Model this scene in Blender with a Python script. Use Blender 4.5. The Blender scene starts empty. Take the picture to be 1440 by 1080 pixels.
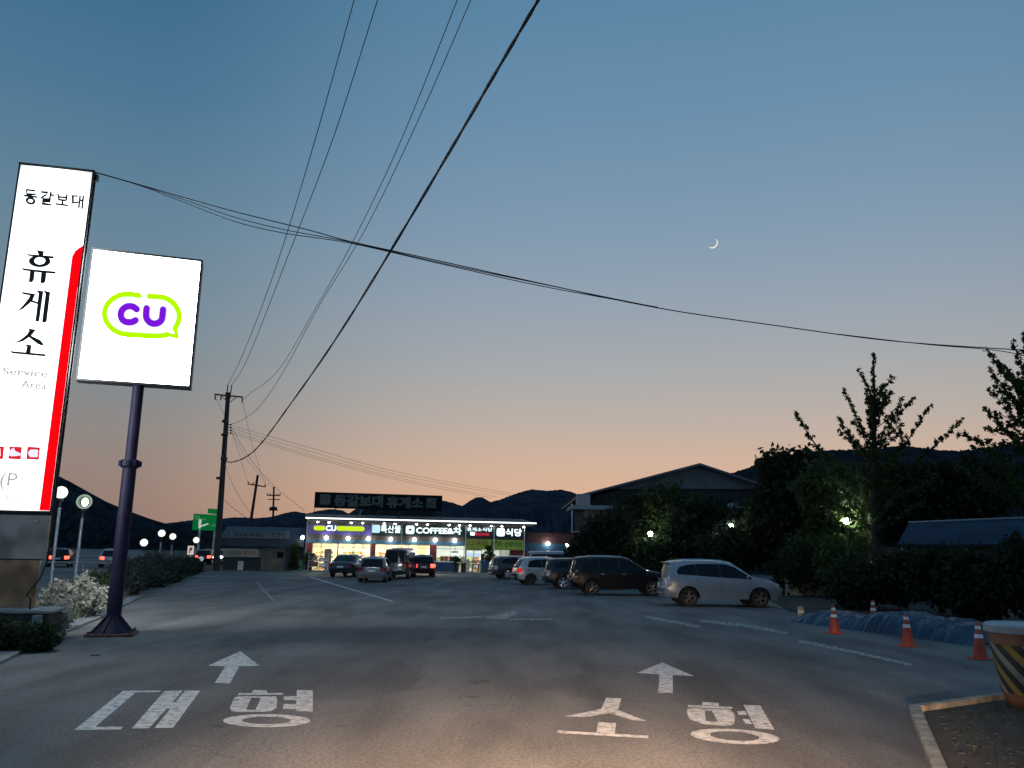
import bpy, bmesh, math, random
import numpy as np
from mathutils import Vector, Matrix
from mathutils import noise as mnoise
from mathutils.geometry import delaunay_2d_cdt
C = bpy.context.scene.collection
SC = bpy.context.scene
rad = math.radians

# ------------------------------------------------------------------ camera
FPX, HC = 1160.0, 2.1                     # focal length in pixels of a 1440 wide picture, eye height
PITCH, ROLL = math.atan(232 / FPX), rad(1.0)
cf = Vector((0, math.cos(PITCH), math.sin(PITCH)))
cu0 = Vector((0, -math.sin(PITCH), math.cos(PITCH)))
cr0 = Vector((1, 0, 0))
cr = cr0 * math.cos(ROLL) + cu0 * math.sin(ROLL)
cup = cu0 * math.cos(ROLL) - cr0 * math.sin(ROLL)
cam = bpy.data.cameras.new('camera')
cam.sensor_width = 36.0
cam.lens = 36.0 * FPX / 1440.0
cam.clip_start, cam.clip_end = 0.1, 20000
camo = bpy.data.objects.new('camera', cam)
C.objects.link(camo)
cm = Matrix.Identity(4)
for i in range(3):
    cm[i][0], cm[i][1], cm[i][2] = cr[i], cup[i], -cf[i]
cm[2][3] = HC
camo.matrix_world = cm
SC.camera = camo

# ------------------------------------------------------------------ sky, sun, exposure
SUN_AZ = rad(14)                          # to the right of straight ahead (+Y)
w = bpy.data.worlds.new('World')
SC.world = w
w.use_nodes = True
nt = w.node_tree
N = nt.nodes
for n_ in list(N):
    N.remove(n_)
LK = nt.links.new
tc = N.new('ShaderNodeTexCoord')
sep = N.new('ShaderNodeSeparateXYZ')
LK(tc.outputs['Generated'], sep.inputs[0])
def lin(c):
    return tuple((x / 255 / 12.92) if x <= 10 else ((x / 255 + .055) / 1.055) ** 2.4 for x in c) + (1,)
asn = N.new('ShaderNodeMath'); asn.operation = 'ARCSINE'
LK(sep.outputs['Z'], asn.inputs[0])
elv = N.new('ShaderNodeMath'); elv.operation = 'MULTIPLY'; elv.inputs[1].default_value = 2 / math.pi
LK(asn.outputs[0], elv.inputs[0])
def ramp(stops):
    r = N.new('ShaderNodeValToRGB')
    LK(elv.outputs[0], r.inputs[0])
    e = r.color_ramp.elements
    while len(e) > 1:
        e.remove(e[-1])
    e[0].position = max(0, stops[0][0] / 90); e[0].color = lin(stops[0][1])
    for p, c in stops[1:]:
        q = e.new(p / 90); q.color = lin(c)
    return r
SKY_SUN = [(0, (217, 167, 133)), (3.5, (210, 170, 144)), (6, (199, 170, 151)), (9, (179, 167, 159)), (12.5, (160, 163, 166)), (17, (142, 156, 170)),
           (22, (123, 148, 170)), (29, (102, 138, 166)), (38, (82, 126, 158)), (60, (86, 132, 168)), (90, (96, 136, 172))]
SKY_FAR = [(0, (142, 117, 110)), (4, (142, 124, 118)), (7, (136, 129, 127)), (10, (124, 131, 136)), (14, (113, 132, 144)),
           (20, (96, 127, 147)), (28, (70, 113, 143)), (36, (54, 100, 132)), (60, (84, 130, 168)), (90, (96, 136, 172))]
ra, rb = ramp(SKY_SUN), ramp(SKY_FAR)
dot = N.new('ShaderNodeVectorMath'); dot.operation = 'DOT_PRODUCT'
flat = N.new('ShaderNodeVectorMath'); flat.operation = 'MULTIPLY'; flat.inputs[1].default_value = (1, 1, 0)
nrm = N.new('ShaderNodeVectorMath'); nrm.operation = 'NORMALIZE'
LK(tc.outputs['Generated'], flat.inputs[0]); LK(flat.outputs[0], nrm.inputs[0]); LK(nrm.outputs[0], dot.inputs[0])
dot.inputs[1].default_value = (math.sin(SUN_AZ), math.cos(SUN_AZ), 0)
mr = N.new('ShaderNodeMapRange'); mr.interpolation_type = 'SMOOTHSTEP'
mr.inputs['From Min'].default_value = 0.76; mr.inputs['From Max'].default_value = 1.0
LK(dot.outputs['Value'], mr.inputs['Value'])
mx = N.new('ShaderNodeMix'); mx.data_type = 'RGBA'
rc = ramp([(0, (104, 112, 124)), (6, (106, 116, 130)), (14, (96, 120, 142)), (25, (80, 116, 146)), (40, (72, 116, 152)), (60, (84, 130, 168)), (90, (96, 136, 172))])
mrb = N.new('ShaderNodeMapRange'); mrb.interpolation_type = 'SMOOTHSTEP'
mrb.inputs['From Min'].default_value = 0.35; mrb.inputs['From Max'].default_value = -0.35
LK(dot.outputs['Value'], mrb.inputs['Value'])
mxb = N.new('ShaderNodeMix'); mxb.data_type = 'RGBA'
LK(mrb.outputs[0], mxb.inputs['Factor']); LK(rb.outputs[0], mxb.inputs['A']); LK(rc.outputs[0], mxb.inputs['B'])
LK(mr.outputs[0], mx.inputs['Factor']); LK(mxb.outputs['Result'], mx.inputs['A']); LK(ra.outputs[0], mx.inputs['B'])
nish = N.new('ShaderNodeTexSky'); nish.sky_type = 'NISHITA'; nish.sun_disc = False
nish.sun_elevation = rad(-2.0); nish.sun_rotation = SUN_AZ
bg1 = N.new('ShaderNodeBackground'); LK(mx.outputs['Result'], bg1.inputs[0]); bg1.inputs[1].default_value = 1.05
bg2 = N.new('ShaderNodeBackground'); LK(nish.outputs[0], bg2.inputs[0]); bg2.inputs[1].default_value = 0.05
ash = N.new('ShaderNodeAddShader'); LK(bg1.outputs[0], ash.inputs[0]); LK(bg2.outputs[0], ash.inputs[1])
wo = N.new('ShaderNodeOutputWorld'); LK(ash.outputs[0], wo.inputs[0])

sl = bpy.data.lights.new('afterglow_sun', 'SUN')
sl.energy, sl.angle, sl.color = 0.03, rad(12), (1, .72, .5)
so = bpy.data.objects.new('afterglow_sun', sl)
C.objects.link(so)
so.rotation_euler = (Vector((math.sin(SUN_AZ) * math.cos(rad(3)), math.cos(SUN_AZ) * math.cos(rad(3)), math.sin(rad(3)))).to_track_quat('Z', 'Y')).to_euler()
# the head lamps of the vehicle the picture is taken from (warm pool on the road)
for hx in (-0.72, 0.72):
    hl = bpy.data.lights.new('head_lamp', 'SPOT')
    hl.energy, hl.color, hl.spot_size, hl.spot_blend, hl.shadow_soft_size = 25000, (1, .64, .40), rad(21), 1.0, .07
    ho = bpy.data.objects.new('head_lamp', hl)
    C.objects.link(ho)
    ho.location = (hx + .2, 0.9, 1.05)
    ho.scale = (3.1, 1, 1)
    ho.rotation_euler = Vector((-hx * .06 - .05, -1, .175)).to_track_quat('Z', 'Y').to_euler()
SC.view_settings.view_transform = 'Standard'
SC.view_settings.look = 'None'
SC.view_settings.exposure = 0.0
SC.view_settings.gamma = 1.0
SC.view_settings.use_curve_mapping = False
SC.cycles.use_denoising = True
SC.cycles.max_bounces = 6
SC.cycles.sample_clamp_indirect = 4.0
SC.cycles.transparent_max_bounces = 12

# ------------------------------------------------------------------ pixel -> place
def ray(x, y):
    return cf + cr * ((x - 720) / FPX) - cup * ((y - 540) / FPX)
CP = Vector((0, 0, HC))
def G(x, y, z=0.0):
    d = ray(x, y)
    return CP + d * ((z - HC) / d.z)
def YP(x, y, Y):
    d = ray(x, y)
    return CP + d * (Y / d.y)
def PL(x, y, p0, n):
    d = ray(x, y)
    return CP + d * ((p0 - CP).dot(n) / d.dot(n))
def proj(p):
    d = p - CP
    return 720 + FPX * d.dot(cr) / d.dot(cf), 540 - FPX * d.dot(cup) / d.dot(cf)

# ------------------------------------------------------------------ materials
MATS = {}
def mat(name, col, rough=.6, metal=0., var=.25, scale=4., bump=0., emit=None, estr=1., spec=.5, coat=0., coord='Object', col2=None):
    if name in MATS:
        return MATS[name]
    m = bpy.data.materials.new(name)
    m.use_nodes = True
    t = m.node_tree
    b = t.nodes['Principled BSDF']
    b.inputs['Roughness'].default_value = rough
    b.inputs['Metallic'].default_value = metal
    b.inputs['Specular IOR Level'].default_value = spec
    b.inputs['Coat Weight'].default_value = coat
    c3 = tuple(col[:3])
    b.inputs['Base Color'].default_value = c3 + (1,)
    if var or bump or col2:
        co = t.nodes.new('ShaderNodeTexCoord')
        no = t.nodes.new('ShaderNodeTexNoise')
        no.inputs['Scale'].default_value = scale
        no.inputs['Detail'].default_value = 6
        t.links.new(co.outputs[coord], no.inputs['Vector'])
        r = t.nodes.new('ShaderNodeValToRGB')
        r.color_ramp.elements[0].position, r.color_ramp.elements[1].position = .32, .68
        lo = col2 if col2 else tuple(x * (1 - var) for x in c3)
        hi = c3 if col2 else tuple(min(1, x * (1 + var)) for x in c3)
        r.color_ramp.elements[0].color = tuple(lo[:3]) + (1,)
        r.color_ramp.elements[1].color = tuple(hi[:3]) + (1,)
        t.links.new(no.outputs['Fac'], r.inputs[0])
        t.links.new(r.outputs[0], b.inputs['Base Color'])
        if bump:
            n2 = t.nodes.new('ShaderNodeTexNoise')
            n2.inputs['Scale'].default_value = scale * 9
            n2.inputs['Detail'].default_value = 4
            t.links.new(co.outputs[coord], n2.inputs['Vector'])
            bp = t.nodes.new('ShaderNodeBump')
            bp.inputs['Strength'].default_value = bump
            bp.inputs['Distance'].default_value = .02
            t.links.new(n2.outputs['Fac'], bp.inputs['Height'])
            t.links.new(bp.outputs[0], b.inputs['Normal'])
    if emit:
        b.inputs['Emission Color'].default_value = tuple(emit[:3]) + (1,)
        b.inputs['Emission Strength'].default_value = estr
    MATS[name] = m
    return m
def glass_mat(name, tint=(1, 1, 1), refl=.08):
    m = bpy.data.materials.new(name)
    m.use_nodes = True
    t = m.node_tree
    t.nodes.clear()
    tr = t.nodes.new('ShaderNodeBsdfTransparent'); tr.inputs[0].default_value = tuple(tint) + (1,)
    gl = t.nodes.new('ShaderNodeBsdfGlossy'); gl.inputs['Roughness'].default_value = .03
    fr = t.nodes.new('ShaderNodeFresnel'); fr.inputs[0].default_value = 1.45
    mi = t.nodes.new('ShaderNodeMixShader')
    o = t.nodes.new('ShaderNodeOutputMaterial')
    t.links.new(fr.outputs[0], mi.inputs[0]); t.links.new(tr.outputs[0], mi.inputs[1]); t.links.new(gl.outputs[0], mi.inputs[2])
    t.links.new(mi.outputs[0], o.inputs[0])
    return m

# ------------------------------------------------------------------ mesh building
def wm(o):
    m = o.matrix_basis.copy()
    while o.parent:
        o = o.parent
        m = o.matrix_basis @ m
    return m
class MB:
    def __init__(s):
        s.v, s.f, s.smooth = [], [], []
    def add(s, vs, fs, sm=False):
        b = len(s.v)
        s.v.extend([tuple(x) for x in vs])
        s.f.extend([tuple(b + i for i in f) for f in fs])
        s.smooth.extend([sm] * len(fs))
        return s
    def box(s, c, d, R=None):
        c = Vector(c)
        vs = []
        for i in (-1, 1):
            for j in (-1, 1):
                for k in (-1, 1):
                    p = Vector((i * d[0] / 2, j * d[1] / 2, k * d[2] / 2))
                    vs.append(c + (R @ p if R else p))
        return s.add(vs, [(0, 1, 3, 2), (4, 6, 7, 5), (0, 4, 5, 1), (2, 3, 7, 6), (0, 2, 6, 4), (1, 5, 7, 3)])
    def b2(s, x0, x1, y0, y1, z0, z1):
        return s.box(((x0 + x1) / 2, (y0 + y1) / 2, (z0 + z1) / 2), (abs(x1 - x0), abs(y1 - y0), abs(z1 - z0)))
    def tube(s, pts, r, n=8, caps=True):
        pts = [Vector(p) for p in pts]
        rs = r if isinstance(r, (list, tuple)) else [r] * len(pts)
        rings = []
        for i, p in enumerate(pts):
            t = (pts[min(i + 1, len(pts) - 1)] - pts[max(i - 1, 0)]).normalized()
            a = Vector((0, 0, 1)) if abs(t.z) < .9 else Vector((1, 0, 0))
            u = t.cross(a).normalized(); v = t.cross(u)
            rings.append([p + (u * math.cos(2 * math.pi * k / n) + v * math.sin(2 * math.pi * k / n)) * rs[i] for k in range(n)])
        vs = [q for g in rings for q in g]
        fs = []
        for i in range(len(pts) - 1):
            for k in range(n):
                fs.append((i * n + k, i * n + (k + 1) % n, (i + 1) * n + (k + 1) % n, (i + 1) * n + k))
        s.add(vs, fs, True)
        if caps:
            s.add(rings[0], [tuple(range(n))]); s.add(rings[-1], [tuple(reversed(range(n)))])
        return s
    def cyl(s, p0, p1, r0, r1=None, n=16):
        return s.tube([p0, p1], [r0, r0 if r1 is None else r1], n)
    def lathe(s, c, prof, n=24, axis='z'):
        c = Vector(c)
        def P(r, h, a):
            x, y = r * math.cos(a), r * math.sin(a)
            return c + (Vector((x, y, h)) if axis == 'z' else Vector((x, h, y)))
        vs = [P(r, h, 2 * math.pi * k / n) for r, h in prof for k in range(n)]
        fs = []
        for i in range(len(prof) - 1):
            for k in range(n):
                fs.append((i * n + k, i * n + (k + 1) % n, (i + 1) * n + (k + 1) % n, (i + 1) * n + k))
        return s.add(vs, fs, True)
    def sphere(s, c, r, nu=20, nv=12, sc=(1, 1, 1)):
        c = Vector(c)
        vs, fs = [], []
        for j in range(nv + 1):
            th = math.pi * j / nv
            for k in range(nu):
                a = 2 * math.pi * k / nu
                vs.append(c + Vector((r * sc[0] * math.sin(th) * math.cos(a), r * sc[1] * math.sin(th) * math.sin(a), r * sc[2] * math.cos(th))))
        for j in range(nv):
            for k in range(nu):
                fs.append((j * nu + k, (j + 1) * nu + k, (j + 1) * nu + (k + 1) % nu, j * nu + (k + 1) % nu))
        return s.add(vs, fs, True)
    def prism(s, poly, off):
        off = Vector(off)
        n = len(poly)
        a = [Vector(p) for p in poly]
        b = [p + off for p in a]
        return s.add(a + b, [tuple(range(n)), tuple(range(2 * n - 1, n - 1, -1))] + [(i, i + n, (i + 1) % n + n, (i + 1) % n) for i in range(n)])
    def ring(s, outer, inner, off=None):
        n = len(outer)
        if off is None:
            return s.add(list(outer) + list(inner), [(i, (i + 1) % n, n + (i + 1) % n, n + i) for i in range(n)])
        off = Vector(off)
        o2, i2 = [p + off for p in outer], [p + off for p in inner]
        fs = []
        for i in range(n):
            j = (i + 1) % n
            fs += [(i, j, n + j, n + i), (2 * n + j, 2 * n + i, 3 * n + i, 3 * n + j), (j, i, 2 * n + i, 2 * n + j), (n + i, n + j, 3 * n + j, 3 * n + i)]
        return s.add(list(outer) + list(inner) + o2 + i2, fs)
    def build(s, name, m, parent=None, local=False, bevel=0., bseg=1, fixn=True, sharp=35):
        me = bpy.data.meshes.new(name)
        vs = s.v
        if parent is not None and not local:
            im = wm(parent).inverted()
            vs = [im @ Vector(p) for p in vs]
        me.from_pydata([tuple(p) for p in vs], [], s.f)
        me.update()
        sm = list(s.smooth)
        if len(sm) == len(me.polygons):
            me.polygons.foreach_set('use_smooth', sm)
        if fixn or bevel:
            bm = bmesh.new(); bm.from_mesh(me)
            if fixn:
                bmesh.ops.recalc_face_normals(bm, faces=bm.faces)
            if bevel:
                es = [e for e in bm.edges if len(e.link_faces) == 2 and e.calc_face_angle(0) > .5]
                bmesh.ops.bevel(bm, geom=es, offset=bevel, segments=bseg, affect='EDGES', clamp_overlap=True)
            bm.to_mesh(me); bm.free()
        if any(sm):
            me.set_sharp_from_angle(angle=rad(sharp))
        me.materials.append(m)
        o = bpy.data.objects.new(name, me)
        C.objects.link(o)
        if parent is not None:
            o.parent = parent
        return o
def tag(o, label, cat, group=None):
    o['label'] = label; o['category'] = cat
    if group:
        o['group'] = group
    return o
def thing(name, label, cat, loc=(0, 0, 0), rz=0., group=None):
    o = bpy.data.objects.new(name, None)
    o.empty_display_size = .2
    C.objects.link(o)
    o.location = loc
    o.rotation_euler = (0, 0, rz)
    return tag(o, label, cat, group)
def struct(o):
    o['kind'] = 'structure'
    return o
def dup(o, parent=None):
    kids = [k for k in o.children]
    c = o.copy()
    C.objects.link(c)
    c.parent = parent
    for k in kids:
        dup(k, c)
    return c
_txt = {}
def text_mesh(s, bold=0.):
    """flat letters filling the unit box 0..1 x 0..1 (verts, faces, aspect)"""
    if (s, bold) in _txt:
        return _txt[(s, bold)]
    cu = bpy.data.curves.new('lettering', 'FONT')
    cu.body = s; cu.offset = bold; cu.resolution_u = 3
    t = bpy.data.objects.new('lettering', cu)
    C.objects.link(t)
    dg = bpy.context.evaluated_depsgraph_get()
    dg.update()
    me = bpy.data.meshes.new_from_object(t.evaluated_get(dg))
    vs = [Vector(v.co) for v in me.vertices]
    fs = [tuple(p.vertices) for p in me.polygons]
    bpy.data.objects.remove(t); bpy.data.curves.remove(cu); bpy.data.meshes.remove(me)
    x0, x1 = min(v.x for v in vs), max(v.x for v in vs)
    y0, y1 = min(v.y for v in vs), max(v.y for v in vs)
    out = [((v.x - x0) / (x1 - x0), (v.y - y0) / (y1 - y0)) for v in vs], fs
    _txt[(s, bold)] = out
    return out
def put_text(mb, s, O, U, V, bold=0.):
    """letters on the parallelogram O + a U + b V"""
    vs, fs = text_mesh(s, bold)
    O, U, V = Vector(O), Vector(U), Vector(V)
    return mb.add([O + U * a + V * b for a, b in vs], fs)
def strip(pts, wd, ncap=6):
    """2D outline of a stroke with round ends"""
    pts = [Vector((p[0], p[1])) for p in pts]
    L, R = [], []
    for i, p in enumerate(pts):
        t = (pts[min(i + 1, len(pts) - 1)] - pts[max(i - 1, 0)]).normalized()
        n = Vector((-t.y, t.x)) * wd / 2
        if 0 < i < len(pts) - 1:
            a = (pts[i] - pts[i - 1]).normalized(); b = (pts[i + 1] - pts[i]).normalized()
            n = n * min(1.6, 1 / max(.4, math.sqrt(max(.16, (1 + a.dot(b)) / 2))))
        L.append(p + n); R.append(p - n)
    return L, R
def stroke(mb, pts, wd, f3, off, cap=True):
    L, R = strip(pts, wd)
    off = Vector(off)
    n = len(L)
    vs = [f3(*p) for p in L] + [f3(*p) for p in R]
    vb = [p + off for p in vs]
    fs = []
    for i in range(n - 1):
        fs += [(i, i + 1, n + i + 1, n + i), (2 * n + i + 1, 2 * n + i, 3 * n + i, 3 * n + i + 1),
               (i + 1, i, 2 * n + i, 2 * n + i + 1), (n + i, n + i + 1, 3 * n + i + 1, 3 * n + i)]
    mb.add(vs + vb, fs)
    if cap:
        for e, d in ((0, 1), (-1, -1)):
            p = Vector(pts[e][:2]); q = L[e] - p
            a0 = math.atan2(q.y, q.x)
            arc = [p + Vector((math.cos(a0 + d * math.pi * k / 8), math.sin(a0 + d * math.pi * k / 8))) * wd / 2 for k in range(9)]
            mb.prism([f3(*k) for k in arc], off)
    return mb
def leaves(centers, n, size, spread, seed, flat=0.):
    """many small leaf faces scattered in clumps round the given points"""
    rng = np.random.default_rng(seed)
    cs = np.array(centers, float).reshape(-1, 3)
    idx = rng.integers(0, len(cs), n)
    sp = np.array(spread if np.ndim(spread) else [spread] * 3, float)
    p = cs[idx] + rng.normal(size=(n, 3)) * sp
    a = rng.normal(size=(n, 3)); a[:, 2] *= (1 - flat)
    a /= np.linalg.norm(a, axis=1)[:, None]
    b = np.cross(a, rng.normal(size=(n, 3))); b /= np.linalg.norm(b, axis=1)[:, None] + 1e-9
    s = size * rng.uniform(.4, 1.6, n)[:, None]
    A, B = a * s, b * s * .55
    v = np.stack([p - A, p - B * .9, p + A, p + B], 1).reshape(-1, 3)
    f = np.arange(n * 4).reshape(-1, 4)
    return v, f
def leaf_obj(name, m, parent, v, f):
    if parent is not None:
        im = np.array(wm(parent).inverted())
        v = v @ im[:3, :3].T + im[:3, 3]
    me = bpy.data.meshes.new(name)
    me.from_pydata(v.tolist(), [], f.tolist())
    me.materials.append(m)
    o = bpy.data.objects.new(name, me)
    C.objects.link(o)
    o.parent = parent
    return o
def blob_points(blobs, n, seed):
    """points on and inside ellipsoids, denser towards the outside"""
    rng = np.random.default_rng(seed)
    vol = np.array([b[3] * b[4] * b[5] for b in blobs]) ** .7
    idx = rng.choice(len(blobs), n, p=vol / vol.sum())
    B = np.array(blobs, float)[idx]
    d = rng.normal(size=(n, 3)); d /= np.linalg.norm(d, axis=1)[:, None]
    r = rng.uniform(.25, 1, n) ** .45
    r *= 1 + .16 * np.sin(d[:, 0] * 5 + seed) * np.cos(d[:, 2] * 6 + d[:, 1] * 4)
    return B[:, :3] + d * B[:, 3:] * r[:, None]
# ------------------------------------------------------------------ cars
def inpoly(x, y, poly):
    c = False
    n = len(poly)
    for i in range(n):
        x1, y1 = poly[i]; x2, y2 = poly[(i + 1) % n]
        if (y1 > y) != (y2 > y) and x < (x2 - x1) * (y - y1) / (y2 - y1) + x1:
            c = not c
    return c
PROF = {
 'suv': dict(top=[(-.478, .20), (-.497, .28), (-.5, .40), (-.488, .43), (-.482, .60), (-.445, .90), (-.452, .945), (-.40, .975), (-.28, .995), (-.10, 1.0), (.03, .985), (.085, .955), (.255, .655), (.33, .63), (.41, .585), (.462, .52), (.478, .44), (.499, .40), (.5, .27), (.482, .18)],
             rear=(4, 5), front=(11, 12), tail=(3, 4), head=(14, 16), win=[[(-.385, .70), (-.39, .76), (-.37, .85), (-.31, .91), (-.235, .93), (-.225, .675)], [(-.213, .673), (-.223, .932), (-.04, .94), (-.03, .645)], [(-.018, .643), (-.028, .94), (.035, .93), (.10, .87), (.235, .655), (.235, .615)]],
             wx=(-.295, .30), rocker=.18, tailp=[(-.489, .435), (-.486, .60), (-.455, .60), (-.445, .45)], headp=[(.41, .578), (.478, .47), (.478, .43), (.43, .48), (.38, .56)]),
 'hatch': dict(top=[(-.475, .20), (-.495, .28), (-.5, .40), (-.485, .44), (-.478, .60), (-.40, .92), (-.41, .955), (-.34, .985), (-.2, 1.0), (-.02, .995), (.07, .96), (.10, .935), (.285, .645), (.35, .615), (.42, .56), (.468, .49), (.482, .43), (.499, .38), (.5, .26), (.48, .17)],
             rear=(4, 5), front=(11, 12), tail=(3, 4), head=(14, 16), win=[[(-.36, .64), (-.33, .86), (-.25, .925), (-.165, .94), (-.155, .63)], [(-.14, .63), (-.15, .94), (.0, .94), (.04, .91), (.245, .64), (.245, .62)]],
             wx=(-.31, .315), rocker=.17, tailp=[(-.486, .445), (-.48, .60), (-.43, .60), (-.43, .47)], headp=[(.42, .553), (.48, .45), (.48, .42), (.43, .45), (.38, .53)]),
 'sedan': dict(top=[(-.475, .22), (-.495, .30), (-.5, .42), (-.49, .46), (-.475, .64), (-.36, .68), (-.22, .92), (-.20, .95), (-.12, .985), (0, 1.0), (.07, .98), (.10, .955), (.27, .67), (.34, .64), (.42, .58), (.468, .50), (.485, .44), (.499, .39), (.5, .27), (.48, .18)],
             rear=(5, 6), front=(11, 12), tail=(3, 4), head=(14, 16), win=[[(-.28, .67), (-.19, .88), (-.11, .935), (-.075, .94), (-.07, .66)], [(-.055, .66), (-.06, .94), (.02, .94), (.06, .92), (.225, .67), (.225, .65)]],
             wx=(-.295, .31), rocker=.18, tailp=[(-.49, .47), (-.477, .62), (-.42, .62), (-.42, .52)], headp=[(.42, .573), (.48, .46), (.48, .42), (.43, .46), (.38, .54)]),
 'van': dict(top=[(-.49, .16), (-.5, .24), (-.5, .33), (-.496, .36), (-.494, .55), (-.475, .93), (-.47, .965), (-.43, .985), (-.2, 1.0), (.1, 1.0), (.22, .975), (.255, .95), (.40, .575), (.43, .55), (.46, .50), (.478, .45), (.488, .38), (.499, .34), (.5, .22), (.49, .15)],
             rear=(4, 5), front=(11, 12), tail=(3, 4), head=(14, 16), win=[[(-.45, .58), (-.44, .88), (-.20, .90), (-.20, .57)], [(-.185, .57), (-.185, .90), (.06, .90), (.06, .56)], [(.075, .56), (.075, .90), (.20, .90), (.245, .86), (.36, .575), (.36, .56)]],
             wx=(-.29, .33), rocker=.15, tailp=[(-.497, .36), (-.495, .55), (-.475, .55), (-.475, .38)], headp=[(.46, .495), (.486, .42), (.486, .39), (.455, .40), (.43, .48)]),
}
CAR_BLACK = mat('car_trim', (.012, .012, .013), .55, var=.2)
TYRE = mat('tyre_rubber', (.012, .012, .012), .85, var=.3, scale=12)
CGLASS = mat('car_glass', (.003, .004, .006), .06, var=0, spec=.28)
CHROME = mat('car_chrome', (.6, .6, .62), .15, 1.0, var=0)
PLATE = mat('car_plate', (.62, .62, .58), .5, var=.15)
CLEAR = mat('lamp_lens', (.45, .45, .46), .08, var=0, spec=.8)
CLEARLIT = mat('lamp_lens_lit', (.8, .8, .75), .1, var=0, emit=(1, .9, .7), estr=14)
REDOFF = mat('lamp_red', (.16, .008, .008), .15, var=0)
REDDIM = mat('lamp_red_dim', (.3, .01, .01), .15, var=0, emit=(1, .06, .03), estr=.10)
REDLIT = mat('lamp_red_lit', (.5, .02, .02), .2, var=0, emit=(1, .055, .03), estr=7)
RIM_A = mat('rim_alloy', (.55, .55, .56), .3, .9, var=.1)
RIM_B = mat('rim_warm', (.17, .14, .10), .4, .8, var=.2)
AMBER = mat('lamp_amber', (.75, .30, .06), .25, var=0)
def make_car(name, label, cat, kind, paint, L, Wd, Ht, loc, heading, tail=REDOFF, head=CLEAR, rim=RIM_A, rails=False, spoiler=False, group='parked cars', lower=None, wr=None, chrome=False, amber=False, seams=False):
    P = PROF[kind]
    root = thing(name, label, cat, loc, heading, group)
    R = wr or (.36 if kind in ('suv', 'van') else .315)
    top = [(x * L, z * Ht) for x, z in P['top']]
    marks = list(range(len(top)))
    # subdivide the roof outline so that it bends smoothly
    tt, src = [], []
    for i in range(len(top) - 1):
        a, b = Vector(top[i]), Vector(top[i + 1])
        k = max(1, int((b - a).length / .22))
        for j in range(k):
            f = j / k
            q = a.lerp(b, f)
            if 8 <= i + f <= 10 or True:
                p0 = Vector(top[max(i - 1, 0)]); p3 = Vector(top[min(i + 2, len(top) - 1)])
                if j and i not in (P['rear'][0], P['front'][0], 2, 17):
                    m1 = (b - p0) * .5; m2 = (p3 - a) * .5
                    d = (b - a).length
                    m1 = m1 * min(1, d / max(m1.length, 1e-6)); m2 = m2 * min(1, d / max(m2.length, 1e-6))
                    q = a * (2 * f ** 3 - 3 * f ** 2 + 1) + m1 * (f ** 3 - 2 * f ** 2 + f) + b * (-2 * f ** 3 + 3 * f ** 2) + m2 * (f ** 3 - f ** 2)
            tt.append(q); src.append(i)
    tt.append(Vector(top[-1])); src.append(len(top) - 2)
    nT = len(tt)
    # bottom edge with wheel arches, front to rear
    zb = P['rocker'] * Ht
    bot = []
    aR = R + .07
    for cx in (P['wx'][1] * L, P['wx'][0] * L):
        a0 = math.asin(max(-.9, min(.9, (zb - R) / aR)))
        for k in range(13):
            a = a0 + (math.pi - 2 * a0) * k / 12
            bot.append(Vector((cx + aR * math.cos(a), R + aR * math.sin(a))))
    mid = [Vector((bot[12].x + (bot[13].x - bot[12].x) * k / 4, zb * (1 - .03))) for k in range(1, 4)]
    bot = bot[:13] + mid + bot[13:]
    outline = tt + bot
    on = len(outline)
    zbelt = .62 * Ht
    def hw(x, z):
        q = abs(x) / (L / 2)
        y = Wd / 2 * (1 - .13 * max(0, (q - .55) / .45) ** 2.4)
        y -= .035 * ((z - .45 * Ht) / (.3 * Ht)) ** 2 * (1 if z < .45 * Ht else .5)
        if z > zbelt:
            y -= (z - zbelt) * (.30 if kind != 'van' else .14) + .012
        return y
    # rounding of the top edge
    vv, defc = [], []
    nrm = []
    for i, p in enumerate(outline):
        a = outline[i - 1]; b = outline[(i + 1) % on]
        t = (b - a).normalized()
        nrm.append(Vector((t.y, -t.x)))
    for i, p in enumerate(outline):
        vv.append(p.copy()); defc.append(.075 if 1 <= i < nT - 1 else (.05 if i < nT else .0))
    outer_n = len(vv)
    poly = [(p.x, p.y) for p in outline]
    for i in range(1, nT - 1):
        for d, df in ((.022, .028), (.07, .004)):
            q = outline[i] + nrm[i] * d
            if not inpoly(q.x, q.y, poly):
                q = outline[i] - nrm[i] * d
            vv.append(q); defc.append(df)
    edges = [(i, (i + 1) % on) for i in range(on)]
    regs = []
    for wpoly in P['win']:
        regs.append(('side_window', [(x * L, z * Ht) for x, z in wpoly]))
    for w0, w1 in zip(P['win'][:-1], P['win'][1:]):
        lo0, hi0 = w0[-1], max(w0[1:-1], key=lambda p: p[0])
        lo1, hi1 = w1[0], w1[1]
        e = .001
        regs.append(('door_pillar', [((lo0[0] + e) * L, (lo0[1] + .005) * Ht), ((hi0[0] + e) * L, (hi0[1] - .005) * Ht), ((hi1[0] - e) * L, (hi1[1] - .005) * Ht), ((lo1[0] - e) * L, (lo1[1] + .005) * Ht)]))
    regs.append(('tail_light', [(x * L, z * Ht) for x, z in P['tailp']]))
    regs.append(('headlight', [(x * L, z * Ht) for x, z in P['headp']]))
    for nm, pl in regs:
        b = len(vv)
        for p in pl:
            vv.append(Vector(p)); defc.append(.0 if nm == 'side_window' else .015)
        edges += [(b + i, b + (i + 1) % len(pl)) for i in range(len(pl))]
    x = -L / 2
    while x < L / 2:
        z = zb
        while z < Ht:
            if inpoly(x, z, poly) and min((Vector((x, z)) - p).length for p in outline) > .09:
                vv.append(Vector((x, z))); defc.append(0.)
            z += .16
        x += .2
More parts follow.
